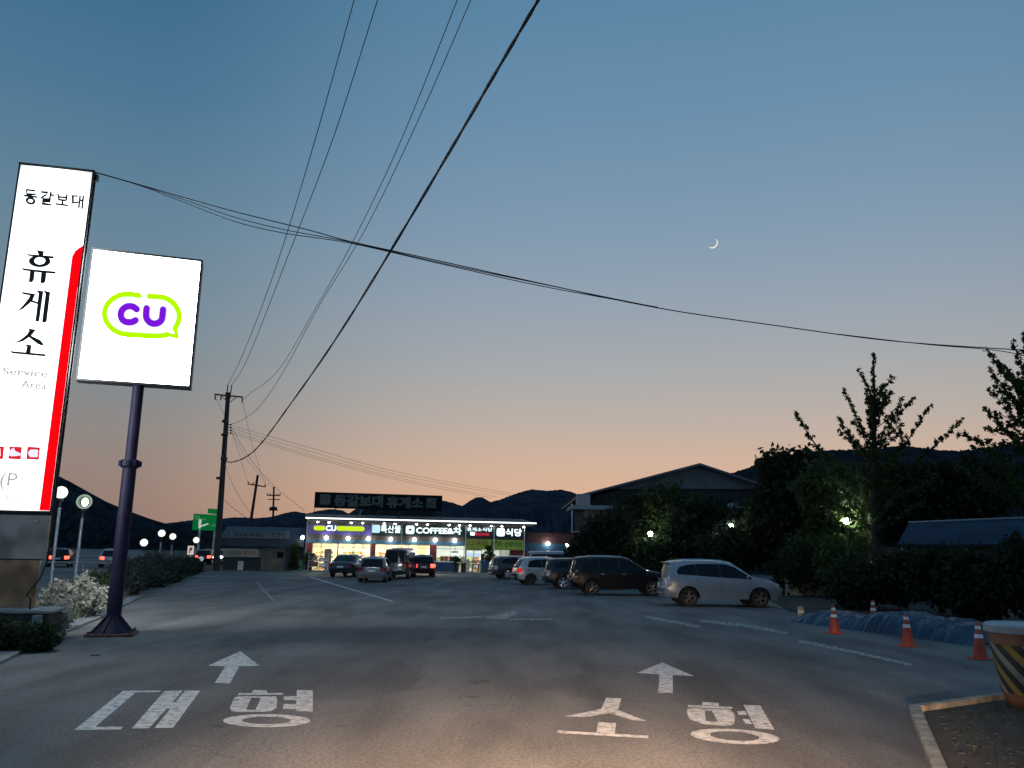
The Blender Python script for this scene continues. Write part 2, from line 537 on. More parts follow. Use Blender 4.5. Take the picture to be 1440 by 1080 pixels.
    r = delaunay_2d_cdt(vv, edges, [], 0, 1e-5)
    rv, rf, orig = r[0], r[2], r[3]
    dv = []
    for i, p in enumerate(rv):
        o_ = [k for k in orig[i] if k < len(vv)]
        dv.append(max([defc[k] for k in o_]) if o_ else .01)
    parts = {}
    def part(nm):
        if nm not in parts:
            parts[nm] = MB()
        return parts[nm]
    n_win = len(P['win'])
    for sgn in (1, -1):
        pos = [Vector((p.x, sgn * (hw(p.x, p.y) - dv[i]), p.y)) for i, p in enumerate(rv)]
        bins = {}
        for f in rf:
            c = sum((rv[i] for i in f), Vector((0, 0))) / len(f)
            if not inpoly(c.x, c.y, poly):
                continue
            nm = 'body'
            for k, (rn, pl) in enumerate(regs):
                if inpoly(c.x, c.y, pl):
                    nm = (rn, k, sgn)
            bins.setdefault(nm, []).append(f)
        for nm, fl in bins.items():
            key = nm if nm == 'body' else ((nm[0], nm[1], sgn) if nm[0] in ('side_window', 'door_pillar') else (nm[0], 0, sgn))
            m_ = part(key)
            used = sorted({i for f in fl for i in f}); mp = {i: k for k, i in enumerate(used)}
            m_.add([pos[i] for i in used], [tuple(mp[i] for i in f) for f in fl], True)
    # strips over the car
    ts = [-1, -.985, -.94, -.66, -.33, 0, .33, .66, .94, .985, 1]
    rows = []
    for i, p in enumerate(tt):
        d = .075 if 1 <= i < nT - 1 else .05
        h = hw(p.x, p.y) - d
        n_ = nrm[i]
        q = p + n_ * .01
        if inpoly(q.x, q.y, poly):
            n_ = -n_
        row = []
        for t in ts:
            cr_ = .055 * (1 - t * t)
            row.append(Vector((p.x + n_.x * cr_, h * t, p.y + n_.y * cr_)))
        rows.append(row)
    for i in range(nT - 1):
        s_ = src[i]
        for k in range(len(ts) - 1):
            tm = abs((ts[k] + ts[k + 1]) / 2)
            sg = 1 if ts[k] + ts[k + 1] > 0 else -1
            nm = 'body'
            if s_ in (P['rear'][0],) and tm < .94:
                nm = ('rear_window', 0, 0)
            elif s_ in (P['front'][0],) and tm < .97:
                nm = ('windscreen', 0, 0)
            elif s_ == P['tail'][0] and tm > .66:
                nm = ('tail_light', 0, sg)
            elif P['head'][0] <= s_ < P['head'][1] and tm > .66:
                nm = ('headlight', 0, sg)
            elif s_ in (16,) and tm < .66:
                nm = ('grille', 0, 0)
            elif lower and (s_ < 2 or s_ >= 17):
                nm = ('bumper', 0 if s_ < 2 else 1, 0)
            part(nm).add([rows[i][k], rows[i][k + 1], rows[i + 1][k + 1], rows[i + 1][k]], [(0, 1, 2, 3)], True)
    ub = MB()
    full = [tt[-1]] + bot + [tt[0]]
    for i in range(len(full) - 1):
        a, b = full[i], full[i + 1]
        ya, yb = hw(a.x, a.y) - .01, hw(b.x, b.y) - .01
        ub.add([(a.x, -ya, a.y), (a.x, ya, a.y), (b.x, yb, b.y), (b.x, -yb, b.y)], [(0, 1, 2, 3)])
    def fin(mb, nm, m, par):
        o = mb.build(nm, m, par, local=True, fixn=False)
        me = o.data
        bm = bmesh.new(); bm.from_mesh(me)
        bmesh.ops.remove_doubles(bm, verts=bm.verts, dist=.002)
        bmesh.ops.dissolve_degenerate(bm, edges=bm.edges, dist=.001)
        bmesh.ops.recalc_face_normals(bm, faces=bm.faces)
        bm.to_mesh(me); bm.free()
        me.set_sharp_from_angle(angle=rad(40))
        return o
    mm = {'door_pillar': CAR_BLACK, 'side_window': CGLASS, 'rear_window': CGLASS, 'windscreen': CGLASS, 'tail_light': tail, 'headlight': head, 'grille': CAR_BLACK, 'bumper': lower}
    body = fin(parts.pop('body'), 'body', paint, root)
    for k in sorted(parts, key=str):
        fin(parts[k], k[0], mm[k[0]], root)
    ub.build('underbody', CAR_BLACK, root, local=True)
    MB().box((-.5 * L - .045, 0, .47 * Ht if kind != 'van' else .30 * Ht), (.025, .42, .13)).build('licence_plate', PLATE, root, local=True)
    # wheels
    tw = .22
    tp = MB().lathe((0, 0, 0), [(R - .11, -tw / 2), (R - .02, -tw / 2), (R, -tw / 2 + .03), (R, tw / 2 - .03), (R - .02, tw / 2), (R - .11, tw / 2)], 28, 'y').lathe((0, 0, 0), [(.001, -.035), (R - .10, -.03)], 20, 'y').lathe((0, 0, 0), [(.001, .05), (R - .10, .05)], 20, 'y')
    rp = MB().lathe((0, 0, 0), [(.0, -.085), (.05, -.09), (.055, -.07)], 16, 'y')
    rp.lathe((0, 0, 0), [(R - .14, -.075), (R - .105, -.10), (R - .10, -.04)], 28, 'y')
    for k in range(5):
        a = 2 * math.pi * k / 5 + .3
        for da in (-.16, .16):
            d = Vector((math.cos(a + da), 0, math.sin(a + da))); d0 = Vector((math.cos(a + da * .5), 0, math.sin(a + da * .5)))
            rp.tube([d0 * .04 + Vector((0, -.08, 0)), d * (R - .12) + Vector((0, -.09, 0))], [.028, .022], 6)
    first = None
    for sx in (0, 1):
        for sg in (-1, 1):
            if first is None:
                o = tp.build('wheel', TYRE, root, local=True)
                rp.build('rim', rim, o, local=True)
                first = o
            else:
                o = dup(first, root)
            o.location = (P['wx'][sx] * L, sg * (Wd / 2 - tw / 2 - .03), R)
            o.rotation_euler = (0, .4 * sx, math.pi if sg > 0 else 0)
    # mirrors and handles
    mxx = P['front'][1]
    wx_ = top[P['front'][1]][0] - .28
    for sg in (-1, 1):
        m_ = MB().sphere((wx_, sg * (Wd / 2 + .05), .66 * Ht), .1, 12, 8, (.6, 1.0, .72))
        m_.build('wing_mirror', paint, root, local=True)
        for hx in P['win'][:-1][-1][-1][0] * L - .12, P['win'][-2][0][0] * L - .02:
            pass
        for hx in (P['win'][-1][0][0] * L + .16, P['win'][-2][0][0] * L + .10):
            z = .555 * Ht
            MB().box((hx, sg * (hw(hx, z) + .012), z), (.2, .03, .035)).build('door_handle', CHROME if chrome else CAR_BLACK, root, local=True, bevel=.008)
        if rails:
            pts = [Vector((xx * L, sg * (hw(xx * L, .95 * Ht) - .12), zz * Ht + .0)) for xx, zz in ((-.33, .985), (-.30, 1.022), (-.1, 1.03), (0, 1.015), (.03, .985))]
            MB().tube(pts, .018, 8).build('roof_rail', CHROME if chrome else CAR_BLACK, root, local=True)
        if seams:
            for xa, za, xb, zb3 in ((P['win'][0][0][0] + .10, .24, P['win'][0][-1][0] + .005, .615), ((P['win'][-1][0][0] + P['win'][-2][-1][0]) / 2, .20, (P['win'][-1][0][0] + P['win'][-2][-1][0]) / 2, .62), (P['wx'][1] - .105, .20, P['wx'][1] - .075, .61)):
                pts = [Vector(((xa + (xb - xa) * k / 6) * L, sg * (hw((xa + (xb - xa) * k / 6) * L, (za + (zb3 - za) * k / 6) * Ht) - .002), (za + (zb3 - za) * k / 6) * Ht)) for k in range(7)]
                MB().tube(pts, .007, 5).build('door_seam', CAR_BLACK, root, local=True)
        if amber:
            MB().box((-.445 * L, sg * (hw(-.445 * L, .47 * Ht) + .004), .47 * Ht), (.09, .02, .09)).build('side_marker', AMBER, root, local=True, bevel=.01)
    if spoiler:
        x0, z0 = top[5][0], top[6][1]
        MB().box((x0 + .02, 0, z0 * 1.008), (.24, Wd * .62, .035)).build('spoiler', paint, root, local=True, bevel=.012)
    if chrome:
        MB().box((-.5 * L - .055, 0, .27 * Ht), (.03, Wd * .55, .05)).build('bumper_trim', CHROME, root, local=True, bevel=.01)
    return root
# ------------------------------------------------------------------ ground
def asphalt():
    m = bpy.data.materials.new('asphalt'); m.use_nodes = True
    t = m.node_tree; b = t.nodes['Principled BSDF']
    co = t.nodes.new('ShaderNodeTexCoord')
    def noise(s, d=5):
        n = t.nodes.new('ShaderNodeTexNoise'); n.inputs['Scale'].default_value = s; n.inputs['Detail'].default_value = d
        t.links.new(co.outputs['Object'], n.inputs['Vector']); return n
    big, fine = noise(.16, 4), noise(26, 4)
    r1 = t.nodes.new('ShaderNodeValToRGB'); r1.color_ramp.elements[0].color = (.115, .110, .105, 1); r1.color_ramp.elements[1].color = (.178, .171, .163, 1)
    r1.color_ramp.elements[0].position, r1.color_ramp.elements[1].position = .3, .7
    t.links.new(big.outputs['Fac'], r1.inputs[0])
    r2 = t.nodes.new('ShaderNodeValToRGB'); r2.color_ramp.elements[0].color = (.62, .62, .62, 1); r2.color_ramp.elements[1].color = (1.32, 1.32, 1.3, 1)
    r2.color_ramp.elements[0].position, r2.color_ramp.elements[1].position = .3, .72
    t.links.new(fine.outputs['Fac'], r2.inputs[0])
    mu = t.nodes.new('ShaderNodeMix'); mu.data_type = 'RGBA'; mu.blend_type = 'MULTIPLY'; mu.inputs['Factor'].default_value = 1
    t.links.new(r1.outputs[0], mu.inputs['A']); t.links.new(r2.outputs[0], mu.inputs['B'])
    # worn streaks and patches
    st = t.nodes.new('ShaderNodeTexNoise'); st.inputs['Scale'].default_value = 1.0; st.inputs['Detail'].default_value = 6
    mp = t.nodes.new('ShaderNodeMapping'); mp.inputs['Scale'].default_value = (.9, .22, 1); mp.inputs['Rotation'].default_value = (0, 0, .15)
    t.links.new(co.outputs['Object'], mp.inputs[0]); t.links.new(mp.outputs[0], st.inputs['Vector'])
    r3 = t.nodes.new('ShaderNodeValToRGB'); r3.color_ramp.elements[0].color = (.66, .66, .66, 1); r3.color_ramp.elements[1].color = (1.18, 1.18, 1.18, 1)
    r3.color_ramp.elements[0].position, r3.color_ramp.elements[1].position = .35, .62
    t.links.new(st.outputs['Fac'], r3.inputs[0])
    m2 = t.nodes.new('ShaderNodeMix'); m2.data_type = 'RGBA'; m2.blend_type = 'MULTIPLY'; m2.inputs['Factor'].default_value = 1
    t.links.new(mu.outputs['Result'], m2.inputs['A']); t.links.new(r3.outputs[0], m2.inputs['B'])
    # fine cracks
    vo = t.nodes.new('ShaderNodeTexVoronoi'); vo.feature = 'DISTANCE_TO_EDGE'; vo.inputs['Scale'].default_value = .14
    wv = noise(.9, 4); ad = t.nodes.new('ShaderNodeVectorMath'); ad.operation = 'ADD'
    t.links.new(co.outputs['Object'], ad.inputs[0]); t.links.new(wv.outputs['Color'], ad.inputs[1]); t.links.new(ad.outputs[0], vo.inputs['Vector'])
    r4 = t.nodes.new('ShaderNodeValToRGB'); r4.color_ramp.elements[0].color = (.80, .80, .80, 1); r4.color_ramp.elements[1].color = (1, 1, 1, 1)
    r4.color_ramp.elements[0].position, r4.color_ramp.elements[1].position = .0, .004
    t.links.new(vo.outputs['Distance'], r4.inputs[0])
    m3 = t.nodes.new('ShaderNodeMix'); m3.data_type = 'RGBA'; m3.blend_type = 'MULTIPLY'; m3.inputs['Factor'].default_value = 1
    t.links.new(m2.outputs['Result'], m3.inputs['A']); t.links.new(r4.outputs[0], m3.inputs['B'])
    sv = t.nodes.new('ShaderNodeTexVoronoi'); sv.inputs['Scale'].default_value = 42; t.links.new(co.outputs['Object'], sv.inputs['Vector'])
    r5 = t.nodes.new('ShaderNodeValToRGB'); r5.color_ramp.elements[0].color = (.86, .86, .86, 1); r5.color_ramp.elements[1].color = (1.16, 1.15, 1.13, 1)
    sx_ = t.nodes.new('ShaderNodeSeparateColor'); t.links.new(sv.outputs['Color'], sx_.inputs[0]); t.links.new(sx_.outputs[0], r5.inputs[0])
    m4 = t.nodes.new('ShaderNodeMix'); m4.data_type = 'RGBA'; m4.blend_type = 'MULTIPLY'; m4.inputs['Factor'].default_value = 1
    t.links.new(m3.outputs['Result'], m4.inputs['A']); t.links.new(r5.outputs[0], m4.inputs['B'])
    # old repair patches and oil stains
    pv = t.nodes.new('ShaderNodeTexVoronoi'); pv.distance = 'CHEBYCHEV'; pv.inputs['Scale'].default_value = .22; t.links.new(co.outputs['Object'], pv.inputs['Vector'])
    px_ = t.nodes.new('ShaderNodeSeparateColor'); t.links.new(pv.outputs['Color'], px_.inputs[0])
    r6 = t.nodes.new('ShaderNodeValToRGB'); r6.color_ramp.interpolation = 'CONSTANT'
    r6.color_ramp.elements[0].color = (.84, .84, .85, 1); r6.color_ramp.elements[1].color = (1, 1, 1, 1); r6.color_ramp.elements[1].position = .17
    t.links.new(px_.outputs[1], r6.inputs[0])
    m5 = t.nodes.new('ShaderNodeMix'); m5.data_type = 'RGBA'; m5.blend_type = 'MULTIPLY'; m5.inputs['Factor'].default_value = 1
    t.links.new(m4.outputs['Result'], m5.inputs['A']); t.links.new(r6.outputs[0], m5.inputs['B'])
    ov = noise(1.4, 3)
    r7 = t.nodes.new('ShaderNodeValToRGB'); r7.color_ramp.elements[0].color = (.62, .61, .60, 1); r7.color_ramp.elements[1].color = (1, 1, 1, 1)
    r7.color_ramp.elements[0].position, r7.color_ramp.elements[1].position = .26, .33
    t.links.new(ov.outputs['Fac'], r7.inputs[0])
    m6 = t.nodes.new('ShaderNodeMix'); m6.data_type = 'RGBA'; m6.blend_type = 'MULTIPLY'; m6.inputs['Factor'].default_value = 1
    t.links.new(m5.outputs['Result'], m6.inputs['A']); t.links.new(r7.outputs[0], m6.inputs['B'])
    t.links.new(m6.outputs['Result'], b.inputs['Base Color'])
    b.inputs['Roughness'].default_value = .82
    b.inputs['Specular IOR Level'].default_value = .25
    bp = t.nodes.new('ShaderNodeBump'); bp.inputs['Strength'].default_value = .5; bp.inputs['Distance'].default_value = .01
    t.links.new(fine.outputs['Fac'], bp.inputs['Height']); t.links.new(bp.outputs[0], b.inputs['Normal'])
    return m
def sheet(name, pts, m, z):
    o = MB().add([(p[0], p[1], z) for p in pts], [tuple(range(len(pts)))]).build(name, m)
    if o.data.polygons[0].normal.z < 0:
        o.data.flip_normals()
    return struct(o)
SOIL = mat('soil', (.035, .030, .022), .95, var=.45, scale=2.5, bump=.6)
GRASSY = mat('rough_grass', (.030, .036, .018), .95, var=.5, scale=1.2, bump=.6)
CONC = mat('concrete', (.30, .30, .29), .85, var=.25, scale=3, bump=.3)
ASPH = asphalt()
sheet('ground', [(-3000, -60), (3000, -60), (3000, 6000), (-3000, 6000)], GRASSY, -.03)
eL = [(-40, 985), (0, 938), (60, 906), (150, 868), (205, 838), (281, 806)]      # left edge of the lot
lot = [G(*p) for p in eL]
P0, P1 = G(428, 803.5), G(738, 807.0)
lot_pts = [lot[0] + Vector((-1, -14, 0))] + lot + [Vector((P0.x - 12, P0.y + 22, 0)), Vector((40, P0.y + 22, 0)), Vector((40, -8, 0)), Vector((-12, -8, 0))]
sheet('parking_lot', lot_pts, ASPH, 0.0)
VP_ = [at_ for at_ in (G(1112, 861), G(1200, 872), G(1300, 886), G(1450, 905))]
sheet('verge', [(p.x, p.y) for p in VP_] + [(39, VP_[-1].y - 6), (39, 75), (VP_[0].x + 8, 70)], mat('dark_soil', (.020, .018, .014), .95, var=.4, scale=2, bump=.5), .006)
# narrow pavement strip with kerb along the left side
def kerb(name, pts, wd, h, m, label=None):
    mb = MB()
    pts = [Vector((p[0], p[1])) for p in pts]
    L, R = strip(pts, wd)
    n = len(L)
    vs = [(p.x, p.y, h) for p in L] + [(p.x, p.y, h) for p in R] + [(p.x, p.y, -.02) for p in L] + [(p.x, p.y, -.02) for p in R]
    fs = [(0, n, 3 * n, 2 * n), (n - 1, 2 * n - 1, 4 * n - 1, 3 * n - 1)]
    for i in range(n - 1):
        fs += [(i, i + 1, n + i + 1, n + i), (i, i + 1, 2 * n + i + 1, 2 * n + i), (n + i, n + i + 1, 3 * n + i + 1, 3 * n + i)]
    mb.add(vs, fs)
    return struct(mb.build(name, m, bevel=.015))
kerb('pavement', [p + Vector((-.35, 0, 0)) for p in lot[1:5]], .5, .05, mat('pavement_concrete', (.19, .19, .185), .85, var=.3, scale=3, bump=.3))
# the highway on the left
HWD = Vector((math.sin(rad(-24)), math.cos(rad(-24)), 0))
HWN = Vector((HWD.y, -HWD.x, 0))
hc = Vector((-35.0, 68, 0))
hp = [hc + HWD * a + HWN * b for a, b in ((-75, -9), (-75, 6.5), (260, 6.5), (260, -9))]
sheet('highway', hp, ASPH, -.012)

# ------------------------------------------------------------------ painted markings
PAINT = bpy.data.materials.new('road_paint'); PAINT.use_nodes = True
def paint_mat(m, wear, col=(.62, .60, .55)):
    t = m.node_tree; b = t.nodes['Principled BSDF']; b.inputs['Roughness'].default_value = .7
    b.inputs['Base Color'].default_value = col + (1,)
    co = t.nodes.new('ShaderNodeTexCoord'); n = t.nodes.new('ShaderNodeTexNoise'); n.inputs['Scale'].default_value = 9; n.inputs['Detail'].default_value = 8; n.inputs['Roughness'].default_value = .7
    t.links.new(co.outputs['Object'], n.inputs['Vector'])
    r = t.nodes.new('ShaderNodeValToRGB'); r.color_ramp.elements[0].position, r.color_ramp.elements[1].position = wear - .12, wear + .14
    r.color_ramp.elements[0].color = (.12, .12, .12, 1)
    t.links.new(n.outputs['Fac'], r.inputs[0]); t.links.new(r.outputs[0], b.inputs['Alpha'])
paint_mat(PAINT, .40)
WORN = bpy.data.materials.new('road_paint_worn'); WORN.use_nodes = True
paint_mat(WORN, .545)
def resample(poly, c, n):
    out = []
    for k in range(n):
        a = 2 * math.pi * k / n
        d = Vector((math.cos(a), math.sin(a)))
        best = None
        for i in range(len(poly)):
            p, q = Vector(poly[i]), Vector(poly[(i + 1) % len(poly)])
            e = q - p
            den = d.x * e.y - d.y * e.x
            if abs(den) < 1e-9:
                continue
            w_ = p - c
            t = (w_.x * e.y - w_.y * e.x) / den
            u = (w_.x * d.y - w_.y * d.x) / den
            if t > 0 and -1e-6 <= u <= 1 + 1e-6 and (best is None or t > best):
                best = t
        out.append(c + d * (best or .01))
    return out
def marking(name, label, cat, polys, rings, tf, m, group=None):
    mb = MB()
    z = .004
    for i, p in enumerate(polys):
        pts = [G(*tf(*q)) for q in p]
        mb.add([(q.x, q.y, z + .0015 * (i % 3)) for q in pts], [tuple(range(len(pts)))])
    for o_, i_ in rings:
        c = sum((Vector(p) for p in i_), Vector((0, 0))) / len(i_)
        a, b = ([Vector(q) for q in o_], [Vector(q) for q in i_]) if len(o_) == len(i_) and len(o_) > 20 else (resample(o_, c, 40), resample(i_, c, 40))
        f3 = lambda q: Vector((G(*tf(q.x, q.y)).x, G(*tf(q.x, q.y)).y, z))
        mb.ring([f3(q) for q in a], [f3(q) for q in b])
    o = mb.build(name, m, fixn=False)
    me = o.data
    bm = bmesh.new(); bm.from_mesh(me)
    for f in bm.faces:
        if f.normal.z < 0:
            f.normal_flip()
    bm.to_mesh(me); bm.free()
    return tag(o, label, cat, group)
def ell(cx, cy, rx, ry, sl=0., n=56):
    return [(cx + rx * math.cos(2 * math.pi * k / n), cy + ry * math.sin(2 * math.pi * k / n) + sl * rx * math.cos(2 * math.pi * k / n)) for k in range(n)]
tL = lambda x, y: (60 + x * .30556, 880 + y * .30556)
tR = lambda x, y: (740 + x * .27778, 900 + y * .27778)
tI = lambda x, y: (x, y)
marking('painted_arrow', 'white straight-ahead arrow painted on the asphalt above the left pair of letters', 'road marking',
        [[(910, 118), (998, 185), (905, 187), (840, 187), (760, 185)], [(840, 188), (905, 188), (862, 267), (792, 264)]], [], tL, PAINT, 'arrows painted on the asphalt')
marking('painted_letter', 'slanted white syllable of straight strokes, farthest left of the painted writing', 'road marking',
        [[(370, 300), (545, 300), (538, 306), (430, 307), (242, 466), (370, 466), (360, 478), (145, 481)], [(560, 302), (645, 300), (490, 473), (410, 475)],
         [(655, 300), (725, 300), (600, 472), (515, 473)], [(592, 352), (622, 350), (592, 383), (562, 383)]], [], tL, PAINT, 'syllables painted on the asphalt')
marking('painted_letter', 'white syllable with a ring at its foot, painted below the left arrow', 'road marking',
        [[(970, 297), (1030, 297), (1035, 310), (962, 310)], [(905, 311), (1108, 311), (1105, 319), (895, 321)], [(1170, 297), (1243, 298), (1243, 397), (1165, 395)],
         [(1110, 325), (1169, 325), (1169, 343), (1110, 343)], [(1108, 362), (1165, 362), (1165, 385), (1106, 385)]],
        [([(885, 326), (1080, 326), (1078, 375), (1050, 397), (875, 398), (858, 385)], [(960, 332), (1005, 332), (980, 388), (935, 388)]), (ell(1030, 438, 200, 30), ell(1030, 437, 112, 17))], tL, PAINT, 'syllables painted on the asphalt')
marking('painted_arrow', 'white straight-ahead arrow painted on the asphalt above the right pair of letters', 'road marking',
        [[(690, 115), (848, 183), (742, 179), (675, 176), (560, 167)], [(675, 177), (742, 180), (742, 270), (668, 268)]], [], tR, PAINT, 'arrows painted on the asphalt')
marking('painted_letter', 'white syllable of a splayed stroke over a long bar, left under the right arrow', 'road marking',
        [[(405, 293), (482, 297), (465, 355), (425, 373), (380, 350)], [(466, 356), (608, 412), (540, 408), (426, 373)], [(380, 351), (424, 373), (300, 392), (190, 390)],
         [(365, 417), (455, 422), (447, 478), (355, 470)], [(160, 460), (620, 487), (615, 500), (155, 473)]], [], tR, PAINT, 'syllables painted on the asphalt')
marking('painted_letter', 'white syllable with a ring at its foot, farthest right of the painted writing', 'road marking',
        [[(892, 315), (975, 320), (975, 336), (892, 331)], [(820, 331), (1045, 341), (1040, 352), (818, 342)], [(1100, 330), (1185, 335), (1258, 458), (1160, 450)],
         [(1068, 362), (1110, 360), (1117, 382), (1075, 380)], [(1095, 402), (1130, 404), (1143, 428), (1110, 426)]],
        [([(815, 346), (1040, 355), (1057, 380), (1055, 425), (1020, 438), (900, 428), (830, 405), (815, 380)], [(903, 360), (940, 360), (970, 415), (910, 412)]), (ell(1057, 490, 225, 37, .06), ell(1055, 488, 125, 23, .07))], tR, PAINT, 'syllables painted on the asphalt')
def line_mark(label, pts, wpx, m, name='painted_line'):
    L, R = strip(pts, wpx)
    marking(name, label, 'road marking', [[tuple(p) for p in L] + [tuple(p) for p in reversed(R)]], [], tI, m, 'worn lines painted on the lot')
line_mark('thin white line slanting across the lot toward the parked hatchback', [(436, 811.6), (495, 829), (552, 846)], 1.3, PAINT)
line_mark('short faded line in the middle of the lot, nearer the hedge than the long line', [(361, 818), (373, 832), (385, 845)], 3, WORN)
line_mark('pale worn line on the asphalt in front of the traffic cones', [(1122, 901), (1200, 917), (1282, 935)], 4, WORN)
line_mark('worn line ending below the rear wheel of the silver estate', [(908, 867), (950, 875), (984, 882)], 4, WORN)
line_mark('worn line running below the front wheel of the silver estate', [(985, 873), (1050, 880), (1108, 891)], 4, WORN)
marking('painted_arrow', 'worn turning arrow painted in the middle of the lot, far from the other arrows', 'road marking',
        [[(680, 869), (725, 858), (729, 862), (712, 871)], [(742, 858), (765, 860), (740, 861)], [(718, 870), (779, 870), (774, 872), (716, 872)]], [], tI, WORN, 'arrows painted on the asphalt')
line_mark('row of worn paint dashes beside the worn turning arrow', [(618, 869), (650, 868.5), (676, 867.5)], 2.6, WORN)

# ------------------------------------------------------------------ hills
FOREST = mat('far_forest', (.034, .040, .054), 1.0, var=.35, scale=.03, spec=0)  # forest colours turned bluish: haze of the air put into the base colour
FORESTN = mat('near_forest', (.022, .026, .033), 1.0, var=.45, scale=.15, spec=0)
def hill(name, prof, Y, slope, m, jag, seed, step=3., foot=0.):
    rng = np.random.default_rng(seed)
    px = []
    for i in range(len(prof) - 1):
        (x0, y0), (x1, y1) = prof[i], prof[i + 1]
        k = max(1, int(abs(x1 - x0) / step))
        px += [(x0 + (x1 - x0) * j / k, y0 + (y1 - y0) * j / k) for j in range(k)]
    px.append(prof[-1])
    top = [YP(x, y + rng.normal() * jag, Y + rng.normal() * 0) for x, y in px]
    rows = []
    hmax = max(p.z for p in top)
    for k in range(9):
        f = k / 8.
        row = []
        for p in top:
            q = Vector((p.x * (1 - .25 * slope * f), p.y - slope * Y * .5 * f, max(foot, p.z * (1 - f) ** 1.25 + (0 if k in (0, 8) else rng.normal() * hmax * .025 * f))))
            row.append(q)
        rows.append(row)
    back = [Vector((p.x, p.y + Y * .4, foot)) for p in top]
    rows = [back] + rows
    vs = [q for r in rows for q in r]
    n = len(top)
    fs = [(r * n + i, r * n + i + 1, (r + 1) * n + i + 1, (r + 1) * n + i) for r in range(len(rows) - 1) for i in range(n - 1)]
    o = MB().add(vs, fs, False).build(name, m)
    return struct(o)
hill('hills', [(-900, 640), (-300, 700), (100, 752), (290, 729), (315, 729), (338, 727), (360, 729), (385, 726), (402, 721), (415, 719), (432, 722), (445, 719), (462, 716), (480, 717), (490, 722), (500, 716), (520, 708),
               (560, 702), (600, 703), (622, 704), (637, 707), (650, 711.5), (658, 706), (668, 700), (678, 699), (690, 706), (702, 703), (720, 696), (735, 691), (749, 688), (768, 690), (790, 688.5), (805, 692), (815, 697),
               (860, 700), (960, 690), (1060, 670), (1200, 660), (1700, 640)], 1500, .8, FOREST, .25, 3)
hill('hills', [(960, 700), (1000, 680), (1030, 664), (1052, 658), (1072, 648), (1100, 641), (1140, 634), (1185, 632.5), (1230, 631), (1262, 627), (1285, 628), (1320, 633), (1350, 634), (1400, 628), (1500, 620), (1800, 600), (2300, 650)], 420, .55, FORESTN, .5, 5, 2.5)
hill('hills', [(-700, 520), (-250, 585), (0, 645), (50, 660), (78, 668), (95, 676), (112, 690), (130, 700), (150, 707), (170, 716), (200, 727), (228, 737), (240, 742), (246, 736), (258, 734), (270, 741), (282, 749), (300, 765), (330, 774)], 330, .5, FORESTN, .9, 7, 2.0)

# ------------------------------------------------------------------ the tall service-area sign
WHITE_LIT = bpy.data.materials.new('sign_white_lit'); WHITE_LIT.use_nodes = True
def lit(m, col, s, uneven=.0):
    b = m.node_tree.nodes['Principled BSDF']
    b.inputs['Base Color'].default_value = tuple(min(.8, c * (.25 if min(col) > .8 else .01)) for c in col) + (1,)
    b.inputs['Emission Color'].default_value = tuple(col) + (1,)
    b.inputs['Emission Strength'].default_value = s
    b.inputs['Roughness'].default_value = .5
    b.inputs['Specular IOR Level'].default_value = 0
    return m
def emis(name, col, s):
    m = bpy.data.materials.new(name); m.use_nodes = True
    return lit(m, col, s)
WHITE_LIT2 = bpy.data.materials.new('sign_white_lit_square'); WHITE_LIT2.use_nodes = True
def uneven(m, s):
    t = m.node_tree; b = t.nodes['Principled BSDF']
    co = t.nodes.new('ShaderNodeTexCoord'); sp_ = t.nodes.new('ShaderNodeSeparateXYZ'); t.links.new(co.outputs['Generated'], sp_.inputs[0])
    def M(op, a, b_):
        n_ = t.nodes.new('ShaderNodeMath'); n_.operation = op
        for i_, v_ in enumerate((a, b_)):
            if isinstance(v_, (int, float)):
                n_.inputs[i_].default_value = v_
            else:
                t.links.new(v_, n_.inputs[i_])
        return n_.outputs[0]
    dx = M('MINIMUM', sp_.outputs['X'], M('SUBTRACT', 1., sp_.outputs['X']))
    dz = M('MINIMUM', sp_.outputs['Z'], M('SUBTRACT', 1., sp_.outputs['Z']))
    mr_ = t.nodes.new('ShaderNodeMapRange'); mr_.interpolation_type = 'SMOOTHSTEP'
    mr_.inputs['From Min'].default_value = -.01; mr_.inputs['From Max'].default_value = .085
    mr_.inputs['To Min'].default_value = s * .27; mr_.inputs['To Max'].default_value = s
    t.links.new(M('ADD', dz, M('MULTIPLY', dx, .16)), mr_.inputs['Value'])
    t.links.new(mr_.outputs[0], b.inputs['Emission Strength'])
lit(WHITE_LIT, (.93, .985, 1), 2.8)
lit(WHITE_LIT2, (.93, .985, 1), 18)
uneven(WHITE_LIT, 2.8)
WHITE_BACK = bpy.data.materials.new('sign_white_rear'); WHITE_BACK.use_nodes = True
lit(WHITE_BACK, (.93, .985, 1), 44)
WHITE_BACK2 = emis('sign_white_rear_tall', (.93, .985, 1), 12)
RED_LIT = emis('sign_red_lit', (1, .0015, .006), 1.0)
PURP_LIT = emis('sign_purple_lit', (.20, .008, .70), 1.0)
LIME_LIT = emis('sign_lime_lit', (.47, 1.0, 0.0), 1.0)
LAV_LIT = emis('sign_lavender_lit', (.88, .86, 1), 1.0)
GREY_LIT = emis('sign_grey_lit', (.40, .43, .45), 1.0)
PICT_RED = emis('sign_pictogram_red', (.72, .02, .04), 1.0)
INK = mat('sign_ink', (.06, .045, .042), .6, var=.35, scale=8)
FRAME = mat('sign_frame', (.018, .019, .022), .5, var=.2)
STEEL = mat('stainless_steel', (.46, .44, .42), .27, 1.0, var=.12, scale=.35)
